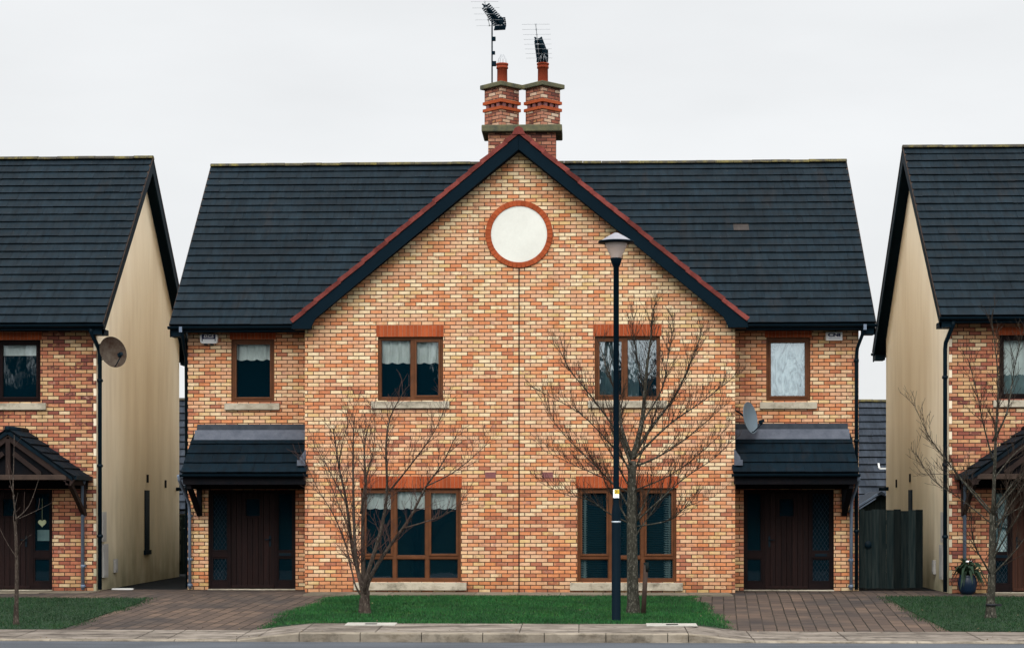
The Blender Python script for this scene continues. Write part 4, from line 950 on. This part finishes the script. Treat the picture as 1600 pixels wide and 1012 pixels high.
def conv(ox, oy, sc, px_per_m, bx, by, pts):
    return [((ox+x/sc-bx)/px_per_m, (by-(oy+y/sc))/px_per_m) for x, y in pts]
# outlines of the main stems, measured in metres from the foot of each tree
cl = lambda *p: conv(470, 580, 2.53, 92.8, 570, 960, p)
limbsL = [(cl((250,880),(235,820),(200,690),(175,500),(145,370),(122,220)), 0.0504, 0.0090), (cl((250,880),(235,830),(215,700),(208,450),(205,270),(210,170)), 0.0476, 0.0060),
 (cl((252,880),(245,820),(240,600),(248,450),(240,300),(255,200)), 0.0560, 0.0060), (cl((258,880),(262,820),(320,640),(350,480),(352,300),(370,180),(430,80)), 0.0504, 0.0050),
 (cl((258,890),(268,830),(330,720),(430,580),(490,460),(560,360),(620,240)), 0.0504, 0.0050), (cl((352,470),(440,370),(540,240),(600,110)), 0.0196, 0.0030), (cl((400,620),(500,590),(590,550),(650,490)), 0.0168, 0.0030),
 (cl((245,890),(215,840),(180,700),(130,570),(60,460),(5,340)), 0.0196, 0.0030), (cl((200,640),(130,500),(60,330)), 0.0140, 0.0030), (cl((180,520),(110,400),(30,250)), 0.0154, 0.0030),
 (cl((500,450),(600,400),(690,330),(740,280)), 0.0140, 0.0020), (cl((240,560),(262,430),(300,300),(310,150)), 0.0210, 0.0030), (cl((150,380),(180,260),(250,110)), 0.0140, 0.0020)]
tree('multi-stemmed bare tree in front of the left ground floor window', (-2.43,-5.2,-.14), [(-.0,0,-.05),(0,0,.2),(.015,0,.42)], .092, .075, limbsL, 5, M['bark_brown'], M['twig_red'], 11, .48, .36, .66, 0, 1, .0021)
cr_ = lambda *p: conv(840, 460, 1.947, 92.4, 990, 962, p)
limbsR = [(cr_((288,505),(318,390),(330,250),(345,130),(350,50)), .058, .004), (cr_((288,500),(345,410),(420,310),(470,200),(500,120)), .038, .004), (cr_((288,505),(255,400),(250,330),(215,230),(190,140)), .036, .004),
 (cr_((285,520),(240,420),(170,320),(100,230),(60,150)), .026, .003), (cr_((285,540),(230,470),(130,370),(0,300)), .020, .003), (cr_((290,530),(380,490),(480,420),(560,350)), .022, .003),
 (cr_((296,500),(400,400),(500,330),(590,260)), .024, .003), (cr_((282,660),(240,590),(170,520),(80,430),(20,340)), .020, .003), (cr_((282,700),(220,670),(160,630),(80,610),(0,570)), .015, .003),
 (cr_((292,700),(370,630),(450,560),(540,500),(590,450)), .018, .003), (cr_((292,710),(400,690),(450,650),(530,620)), .015, .003), (cr_((320,390),(380,290),(400,180),(420,90)), .018, .003), (cr_((325,300),(300,190),(285,90)), .014, .003),
 (cr_((284,610),(200,560),(110,520),(10,470)), .013, .003), (cr_((292,600),(390,560),(480,500),(600,390)), .014, .003)]
tree('bare tree with straight lichened trunk beside the street lamp', (2.11,-5.08,-.14), [(0,0,-.05),(-.02,0,1.0),(-.03,0,1.9),(-.02,0,2.6)], .108, .066, limbsR, 9, M['bark_green'], M['twig_dark'], 14, .48, .48, .52, 8, 1, .0020)
crr = lambda *p: conv(1420, 480, 2.022, 92, 1548, 966, p)
limbsRR = [(crr((265,670),(268,420),(272,250),(245,60)), .038, .004), (crr((262,670),(190,590),(120,500),(60,420),(10,310)), .022, .003), (crr((262,660),(200,580),(150,545),(50,540)), .014, .003), (crr((266,500),(230,390),(200,290),(160,180)), .018, .003),
 (crr((267,440),(310,350),(340,200),(370,90)), .022, .003), (crr((264,660),(330,560),(420,470),(480,330)), .020, .003), (crr((266,560),(350,470),(460,400)), .014, .003), (crr((262,700),(170,620),(90,560),(40,470)), .012, .003), (crr((264,700),(360,640),(480,600)), .012, .003)]
rt = tree('bare tree standing before the arched porch of the right house', (8.12,-4.92,-.13), [(0,0,-.05),(.02,0,.9),(.03,0,1.7)], .075, .05, limbsRR, 13, M['bark_green'], M['twig_dark'], 10, .48, .4, .58, 6, 1, .0023)
m = MB(); m.lathe((8.125,-4.92,0), [(.07,.02),(.092,.02),(.092,.06),(.07,.06)], 16); m.box(8.2,8.3,-4.94,-4.9,.015,.055); m.build('tree_tie', M['black'], rt)
cll = lambda *p: conv(0, 660, 3.067, 96, 25, 968, p)
limbsLL = [(cll((78,470),(68,330),(64,180),(60,40)), .016, .004), (cll((78,450),(110,380),(140,220)), .010, .003), (cll((70,340),(20,290),(-30,180)), .008, .002), (cll((82,640),(20,560),(-40,480)), .008, .002), (cll((78,450),(140,410),(210,360)), .008, .002), (cll((72,500),(32,430),(20,320)), .009, .002), (cll((84,620),(120,560),(180,520)), .007, .002)]
tree('slender bare sapling on the lawn at the far left', (-8.04,-6.34,-.2), [(0,0,-.05),(.01,0,.6),(.005,0,1.2),(-.02,0,1.65)], .04, .022, limbsLL, 17, M['bark_brown'], M['timber_pale'], 1.6, .34, .3, .6, 0, 0)
sk = thing('tree_stake', 'short leaning timber stake beside the straight bare trunk', 'stake', (2.29,-5.2,-.14))
m = MB(); m.tube([(2.27,-5.2,-.2),(2.32,-5.2,.75)], .04, 10); m.build('stake', M['timber_pale'], sk)
m = MB(); m.tube([(2.33,-5.2,.60),(2.32,-5.2,.75)], .043, 10); m.build('tie', M['fence'], sk)

# ------------------------------------------------------------------ potted plant, plank, shrub
p = thing('potted_plant', 'blue glazed pot with a spiky plant by the right house corner', 'plant', (8.66,-.28,-.01))
m = MB(); m.lathe((8.66,-.28,0), [(0,.0),(.11,.0),(.16,.08),(.185,.2),(.17,.31),(.15,.34),(.165,.365),(.14,.365),(.13,.30),(0,.29)], 24); m.build('pot', M['pot_blue'], p)
m = MB(); rr = random.Random(4)
for k in range(64):
    az = rr.uniform(0, 6.28); el = rr.uniform(-.1, 1.4); ln = rr.uniform(.32,.52); d = Vector((math.cos(az)*math.cos(el), math.sin(az)*math.cos(el), math.sin(el))); s_ = Vector((-math.sin(az)+.3, math.cos(az), .5)).normalized()*.034; b_ = Vector((8.66,-.28,.36)); mid = b_+d*ln*.5+Vector((0,0,.06)); tip = b_+d*ln*.85+Vector((0,0,-.26*math.cos(el)**2))
    m.raw([b_-s_*.6,b_+s_*.6,mid+s_,mid-s_,tip], [(0,1,2,3),(3,2,4)], None, rr.random())
m.build('leaves', M['leaf'], p)
m = MB(); m.lathe((8.70,-.24,0), [(0,.645),(.05,.645),(.065,.63),(.065,.615),(.012,.61),(.012,.3)], 16); m.build('solar_light', M['white_plastic'], p)
OFF = Vector((-8.2,.9,0)); m = MB(); m.box(-8.28,-7.85,.85,.97,.003,.035); tag(m.build('plank', M['white_paint'], None, bevel=.004), 'white plank lying at the mouth of the left alley', 'plank')
s = thing('shrub', 'small green shrub peeping over the gate in the left alley', 'shrub', (-8.0,9.2,0)); m = MB(); rr = random.Random(8)
mt = MB()
for k in range(9):
    a_ = Vector((-8.0+rr.gauss(0,.05),9.2,0)); b_ = a_+Vector((rr.gauss(0,.25),rr.gauss(0,.25),rr.uniform(1.2,1.75))); mt.tube([a_, a_.lerp(b_,.5)+Vector((rr.gauss(0,.05),0,0)), b_], [.014,.01,.005], 5)
for k in range(700):
    c = Vector((-8.0+rr.gauss(0,.28), 9.2+rr.gauss(0,.25), 1.35+rr.gauss(0,.28))); u = Vector((rr.gauss(0,1),rr.gauss(0,1),rr.gauss(0,1))).normalized()*.045; w = u.orthogonal().normalized()*.025
    m.quad(c-u, c+w, c+u, c-w, tint=rr.random())
mt.build('stem', M['bark_brown'], s); m.build('leaves', M['leaf'], s)

# ------------------------------------------------------------------ GROUND
KY, RZ = -8.5, -.36          # kerb line and road level
PB = -6.95                   # back of the footpath
XL, XR, TR = -3.04, 2.85, 1.0
def full(x):                 # 1 where the kerb stands full height, 0 at the dropped crossings
    if XL <= x <= XR: return 1
    d = XL-x if x < XL else x-XR
    return max(0, 1-d/TR)
def ktop(x): return -.332 + .110*full(x)
def kback(x): return -.285 + .113*full(x)
m = MB(); m.quad((-400,-400,-.45),(400,-400,-.45),(400,400,-.45),(-400,400,-.45)); struct(m, 'ground', M['ground'])
m = MB(); nx = 60
m.quad((-60,-26,RZ-.05),(60,-26,RZ-.05),(60,-17,RZ),(-60,-17,RZ)); m.quad((-60,-17,RZ),(60,-17,RZ),(60,KY+.05,RZ),(-60,KY+.05,RZ)); struct(m, 'road', M['asphalt'])
m = MB(); x = XL - .915*16; rr = random.Random(2); stones = []
# kerb stones end exactly where the full height ends
xs_ = [XL-.955*k for k in range(14, 0, -1)] + [XL]
k = 1
while XL+.93*k < XR-.3: xs_.append(XL+.93*k); k += 1
xs_ += [XR]; xs_ += [XR+1.0] + [XR+1.0+2.42*k for k in range(1, 6)]
for i in range(len(xs_)-1):
    a, b = xs_[i]+.006, xs_[i+1]-.006; t = rr.random(); za, zb = ktop(a), ktop(b); n2 = max(1, 1)
    y0 = KY+rr.uniform(-.004,.004); c = .018
    pr = lambda x, z: [(x,y0,RZ-.06),(x,y0,z-c),(x,y0+c*1.2,z),(x,KY+.13,z+.004),(x,KY+.13,RZ-.06)]
    v = pr(a, za)+pr(b, zb); m.raw(v, [(0,1,2,3,4),(9,8,7,6,5)]+[(j,j+5,(j+1)%5+5,(j+1)%5) for j in range(5)], None, t)
m.quad((xs_[0],KY+.012,RZ-.02),(xs_[-1],KY+.012,RZ-.02),(xs_[-1],KY+.012,ktop(-30)-.012),(xs_[0],KY+.012,ktop(-30)-.012), tint=0)
struct(m, 'kerb', M['kerb'])
m = MB(); rr = random.Random(6); jx = [-17+k*1.9 for k in range(0, 8)] + [-1.9, .3, 1.2, 2.85, 5.27, 7.3, 9.6, 12, 15]; jx = sorted(set([round(q,2) for q in jx]+[XL, XL-TR, XR+TR, -5.1]))
for i in range(len(jx)-1):
    t = rr.random(); a, b = jx[i]+.008, jx[i+1]-.008; n = max(1, int((b-a)/.25))
    for k in range(n):
        p_, q_ = a+(b-a)*k/n, a+(b-a)*(k+1)/n
        m.quad((p_,KY+.136,ktop(p_)),(q_,KY+.136,ktop(q_)),(q_,PB,kback(q_)),(p_,PB,kback(p_)), tint=t)
for i in range(nx*2):
    p_, q_ = -18+36*i/(nx*2), -18+36*(i+1)/(nx*2)
    m.quad((p_,KY+.13,ktop(p_)-.02),(q_,KY+.13,ktop(q_)-.02),(q_,PB+.02,kback(q_)-.02),(p_,PB+.02,kback(p_)-.02), tint=0)
struct(m, 'footpath', M['path'])
# driveways rise from the low crossing to the doorsteps
def dz(y): return -.29 + (.285)*max(0, min(1, (y-PB)/(-.9-PB)))
for x0, x1 in ((-24, -2.6), (2.6, 24)):
    m = MB(); n = 12
    for i in range(n):
        a, b = PB-.01+(-.9-PB)*i/n, PB-.01+(-.9-PB)*(i+1)/n; m.quad((x0,a,dz(a)),(x1,a,dz(a)),(x1,b,dz(b)),(x0,b,dz(b)))
    m.quad((x0,-.91,-.005),(x1,-.91,-.005),(x1,1.2,-.001),(x0,1.2,-.001)); struct(m, 'driveway', M['paver'])
m = MB(); m.quad((-40,.9,-.006),(40,.9,-.006),(40,17,-.02),(-40,17,-.02)); struct(m, 'yard', M['yard'])
m = MB()
for i in range(10):
    a, b = -4.1+.82*i+.006, -4.1+.82*(i+1)-.006; m.box(a, b, -1.1, -.003, -.08, .012+R.uniform(-.002,.002), R.random())
m.box(-9.3,-8.4,-.45,.39,-.06,.006,.3); m.box(9.0,11.2,-.7,.09,-.06,.008,.5); m.box(-11.5,-9.32,-.7,.39,-.06,.009,.5); struct(m, 'apron', M['apron'])
def lawn(name_poly, zf, mat, dens, seed, hh=.045, rag=.05):
    """a slightly domed turf sheet with a skirt, and the blades growing on it"""
    poly = name_poly; rr = np.random.RandomState(seed)
    xs0 = [p[0] for p in poly]; ys0 = [p[1] for p in poly]
    def inside(x, y):
        c = np.zeros(len(x), bool); j = len(poly)-1
        for i in range(len(poly)):
            xi, yi = poly[i]; xj, yj = poly[j]
            c ^= ((yi > y) != (yj > y)) & (x < (xj-xi)*(y-yi)/(yj-yi+1e-12)+xi); j = i
        return c
    cx_ = sum(xs0)/len(xs0); cy_ = sum(ys0)/len(ys0); full_poly = poly; poly = [(x-.10*(1 if x>cx_ else -1), y-.04*(1 if y>cy_ else -1)) for x, y in poly]
    m = MB(); m.poly([(x,y,zf(x,y)) for x,y in poly])
    for i in range(len(poly)):
        a, b = poly[i], poly[(i+1)%len(poly)]; m.quad((*b,zf(*b)-.25),(*a,zf(*a)-.25),(*a,zf(*a)),(*b,zf(*b)))
    struct(m, 'lawn', M['soil'])
    poly = full_poly
    A = (max(xs0)-min(xs0))*(max(ys0)-min(ys0)); n = int(A*dens); x = rr.uniform(min(xs0)-.2,max(xs0)+.2,n); y = rr.uniform(min(ys0)-.1,max(ys0)+.1,n)
    # ragged edge
    wob_ = .05*np.sin(y*2.3+np.sin(y*5.7+x))+.035*np.sin(y*7.1+2*np.sin(y*3.1)); jx_ = x+rr.normal(0,rag,n)+wob_; jy_ = y+rr.normal(0,rag*.7,n); k = inside(jx_, jy_); x, y = x[k], y[k]; n = len(x); z = np.array([zf(a,b) for a,b in zip(x,y)])
    clump = .75+.5*(np.sin(x*5.1+np.sin(y*3.7)*2)*np.sin(y*4.3+np.sin(x*2.9)*2)*.5+.5)
    h = hh*rr.uniform(.45,1.3,n)*clump; az = rr.uniform(0,6.28,n); w = rr.uniform(.003,.006,n); lean = rr.normal(0,.5,(n,2))*h[:,None]
    V = np.empty((n,3,3),np.float32); V[:,0] = np.c_[x-w*np.cos(az), y-w*np.sin(az), z-.004]; V[:,1] = np.c_[x+w*np.cos(az), y+w*np.sin(az), z-.004]; V[:,2] = np.c_[x+lean[:,0], y+lean[:,1], z+h]
    me = bpy.data.meshes.new('grass'); me.vertices.add(n*3); me.vertices.foreach_set('co', V.ravel()); me.loops.add(n*3); me.loops.foreach_set('vertex_index', np.arange(n*3, dtype=np.int32)); me.polygons.add(n); me.polygons.foreach_set('loop_start', np.arange(0,n*3,3,dtype=np.int32))
    me.update(calc_edges=True); at = me.attributes.new('tint','FLOAT','FACE'); at.data.foreach_set('value', np.clip(rr.beta(2.2,2.6,n)+.0,0,1).astype(np.float32)); me.materials.append(mat)
    o = bpy.data.objects.new('grass', me); col.objects.link(o); o['kind'] = 'stuff'
zmid = lambda x, y: -.178 + .165*(y-PB)/(-1.1-PB) + .02*math.sin((y-PB)/(-1.1-PB)*math.pi) - .085*max(0, (abs(x+.1)-3.0)/.75)**2*max(0, (-5.6-y)/1.3)
lawn([(-3.95,PB+.0),(3.62,PB+.0),(3.5,-5),(3.36,-2.4),(3.3,-1.12),(-3.3,-1.12),(-3.48,-1.5),(-3.66,-4)], zmid, M['grass'], 2300, 1, .036)
zside = lambda x, y: dz(y) + .014
lawn([(-16,PB+.02),(-7.05,PB+.02),(-6.95,-5),(-6.8,-2.6),(-6.85,-1.75),(-16,-1.75)], zside, M['grass_dull'], 1500, 2, .036, .08)
lawn([(6.98,PB+.04),(16,PB+.04),(16,-1.15),(6.85,-1.15),(6.88,-4)], zside, M['grass_dull'], 1500, 3, .036, .08)
# a few dead leaves and bits of grit on the grass edges, paving and path
m = MB(); rr = random.Random(31)
for k in range(330):
    x = rr.uniform(-10, 10); y = rr.choice((rr.gauss(PB,.12), rr.uniform(PB,-.2), rr.gauss(-1.15,.15), KY+.16+abs(rr.gauss(0,.2))))
    z = (kback(x)+(ktop(x)-kback(x))*(PB-y)/(PB-KY-.13) if y < PB else (max(dz(y), zmid(x,y))+.03 if -3.9 < x < 3.6 and y < -1.1 else dz(y)+(.05 if abs(x) > 6.9 else 0)))+.008
    c = Vector((x, y, max(z, .016) if y > -1.1 and abs(x) < 4.1 else z)); a_ = rr.uniform(0, 6.28); r_ = rr.uniform(.008,.026); u = Vector((math.cos(a_),math.sin(a_),rr.uniform(-.3,.6)))*r_; w_ = Vector((-math.sin(a_),math.cos(a_),rr.uniform(-.3,.3)))*r_*.6
    m.quad(c-u, c+w_, c+u, c-w_, tint=rr.random())
struct(m, 'fallen_leaves', pm('dead_leaf', L(.05,.03,.016), L(.17,.12,.07), 30, .9, 0, .1, tint=(.5,1.4)), 'stuff')
# pale inspection covers let into the path
for lab, xc in (('pale rectangular inspection cover in the path left of the lamp', -2.1), ('pale rectangular inspection cover in the path right of the lamp', 2.66)):
    t = thing('inspection_cover', lab, 'cover', (xc,-7.02,kback(xc)), 'inspection covers in the footpath')
    sl_ = (kback(xc)-ktop(xc))/(PB-KY-.13); m = MB(); ya, yb_ = -7.33, -6.93; za, zb = kback(xc)+sl_*(ya-PB), kback(xc)+sl_*(yb_-PB)
    m.raw([(xc-.4,ya,za+.002),(xc+.4,ya,za+.002),(xc+.4,yb_,zb+.002),(xc-.4,yb_,zb+.002),(xc-.395,ya+.005,za+.012),(xc+.395,ya+.005,za+.012),(xc+.395,yb_-.005,zb+.012),(xc-.395,yb_-.005,zb+.012)], [(4,5,6,7),(0,1,5,4),(1,2,6,5),(2,3,7,6),(3,0,4,7)]); m.build('concrete_frame', M['cover'], t)
    m = MB(); ym = (ya+yb_)/2-.04; zm_ = (za+zb)/2+.014; m.raw([(xc-.09,ym-.06,zm_-.003),(xc+.1,ym-.06,zm_-.003),(xc+.1,ym+.05,zm_+.004),(xc-.09,ym+.05,zm_+.004)], [(0,1,2,3)]); m.build('lid', M['timber'], t)

# ------------------------------------------------------------------ CAMERA
cam = bpy.data.cameras.new('camera'); co_ = bpy.data.objects.new('camera', cam); col.objects.link(co_)
co_.location = (1.304, -37, 1.7); co_.rotation_euler = (rad(90), 0, rad(2.2324))
cam.sensor_width = 36; cam.lens = 36*2950/1600; cam.shift_y = 284/1600; cam.clip_end = 3000; cam.clip_start = .5
scene.camera = co_

# ------------------------------------------------------------------ LIGHT
SE, SA = 38, 192      # sun elevation, and azimuth of the direction it stands in (degrees, from +y clockwise)
sd = Vector((math.sin(rad(SA))*math.cos(rad(SE)), math.cos(rad(SA))*math.cos(rad(SE)), math.sin(rad(SE))))
su = bpy.data.lights.new('sun', 'SUN'); su.energy = 1.25; su.angle = rad(22); su.color = (1, .96, .9)
so = bpy.data.objects.new('sun', su); col.objects.link(so); so.rotation_euler = sd.to_track_quat('Z', 'Y').to_euler(); so.location = (0, -20, 30)
w = bpy.data.worlds.new('World'); scene.world = w; w.use_nodes = True; t = w.node_tree; N_ = t.nodes; K = t.links
for x in list(N_): N_.remove(x)
def nd(typ, **kw):
    x = N_.new(typ)
    for k, v in kw.items(): setattr(x, k, v)
    return x
def mth(op, a, b=None, clamp=False):
    x = nd('ShaderNodeMath', operation=op); x.use_clamp = clamp
    for i, v in enumerate((a, b)):
        if v is None: continue
        if hasattr(v, 'is_output'): K.new(v, x.inputs[i])
        else: x.inputs[i].default_value = v
    return x.outputs[0]
def mr(v, a, b, c, d):
    x = nd('ShaderNodeMapRange'); K.new(v, x.inputs[0])
    for i, k in enumerate((a, b, c, d)): x.inputs[i+1].default_value = k
    return x.outputs[0]
def cmix(a, b, f):
    x = nd('ShaderNodeMix', data_type='RGBA')
    for sck, v in ((x.inputs[0], f), (x.inputs[6], a), (x.inputs[7], b)):
        if hasattr(v, 'is_output'): K.new(v, sck)
        else: sck.default_value = v
    return x.outputs[2]
sky = nd('ShaderNodeTexSky', sky_type='NISHITA'); sky.sun_disc = False; sky.sun_elevation = rad(SE); sky.sun_rotation = rad(SA); sky.air_density = 1; sky.dust_density = 3
tc = nd('ShaderNodeTexCoord'); sep = nd('ShaderNodeSeparateXYZ'); K.new(tc.outputs['Generated'], sep.inputs[0]); X_, Y_, Z_ = sep.outputs
mp = nd('ShaderNodeMapping'); mp.inputs['Scale'].default_value = (1, 1, 3.5); K.new(tc.outputs['Generated'], mp.inputs[0])
cn = nd('ShaderNodeTexNoise'); cn.inputs['Scale'].default_value = 2.6; cn.inputs['Detail'].default_value = 5; K.new(mp.outputs[0], cn.inputs['Vector'])
# overcast: brighter overhead and on the side the sun stands behind the cloud
lum = mr(Z_, 0, .27, 9.25, 9.4)
lum = mth('ADD', lum, mr(Z_, .27, .9, 0, 9))
lum = mth('MULTIPLY', lum, mr(Y_, .55, -.35, 1, 2.05))
lum = mth('MULTIPLY', lum, mr(cn.outputs['Fac'], .32, .68, .905, 1.045))
cc = nd('ShaderNodeCombineColor'); K.new(mth('MULTIPLY', lum, .985), cc.inputs[0]); K.new(mth('MULTIPLY', lum, 1.0), cc.inputs[1]); K.new(mth('MULTIPLY', lum, 1.01), cc.inputs[2])
c1 = cmix(sky.outputs[0], cc.outputs[0], .93)
# wooded skyline on the far side of the road, behind the viewpoint
tn = nd('ShaderNodeTexNoise'); tn.inputs['Scale'].default_value = 26; tn.inputs['Detail'].default_value = 6; tn.inputs['Roughness'].default_value = .7
mp2 = nd('ShaderNodeMapping'); mp2.inputs['Scale'].default_value = (1, .4, .5); K.new(tc.outputs['Generated'], mp2.inputs[0]); K.new(mp2.outputs[0], tn.inputs['Vector'])
edge = mth('ADD', mr(tn.outputs['Fac'], .35, .65, .066, .108), 0)
tm = mth('MULTIPLY', mr(mth('SUBTRACT', edge, Z_), -.004, .004, 0, 1), mr(Y_, -.05, -.1, 0, 1), True)
c2 = cmix(c1, (.05, .10, .13, 1), tm)
c3 = cmix(c2, (.8, .8, .75, 1), mr(Z_, 0, -.02, 0, 1))
bg = nd('ShaderNodeBackground'); bg.inputs[1].default_value = .1; K.new(c3, bg.inputs[0]); wo = nd('ShaderNodeOutputWorld'); K.new(bg.outputs[0], wo.inputs[0])

scene.view_settings.view_transform = 'Standard'; scene.view_settings.look = 'None'; scene.view_settings.exposure = 0; scene.view_settings.gamma = 1
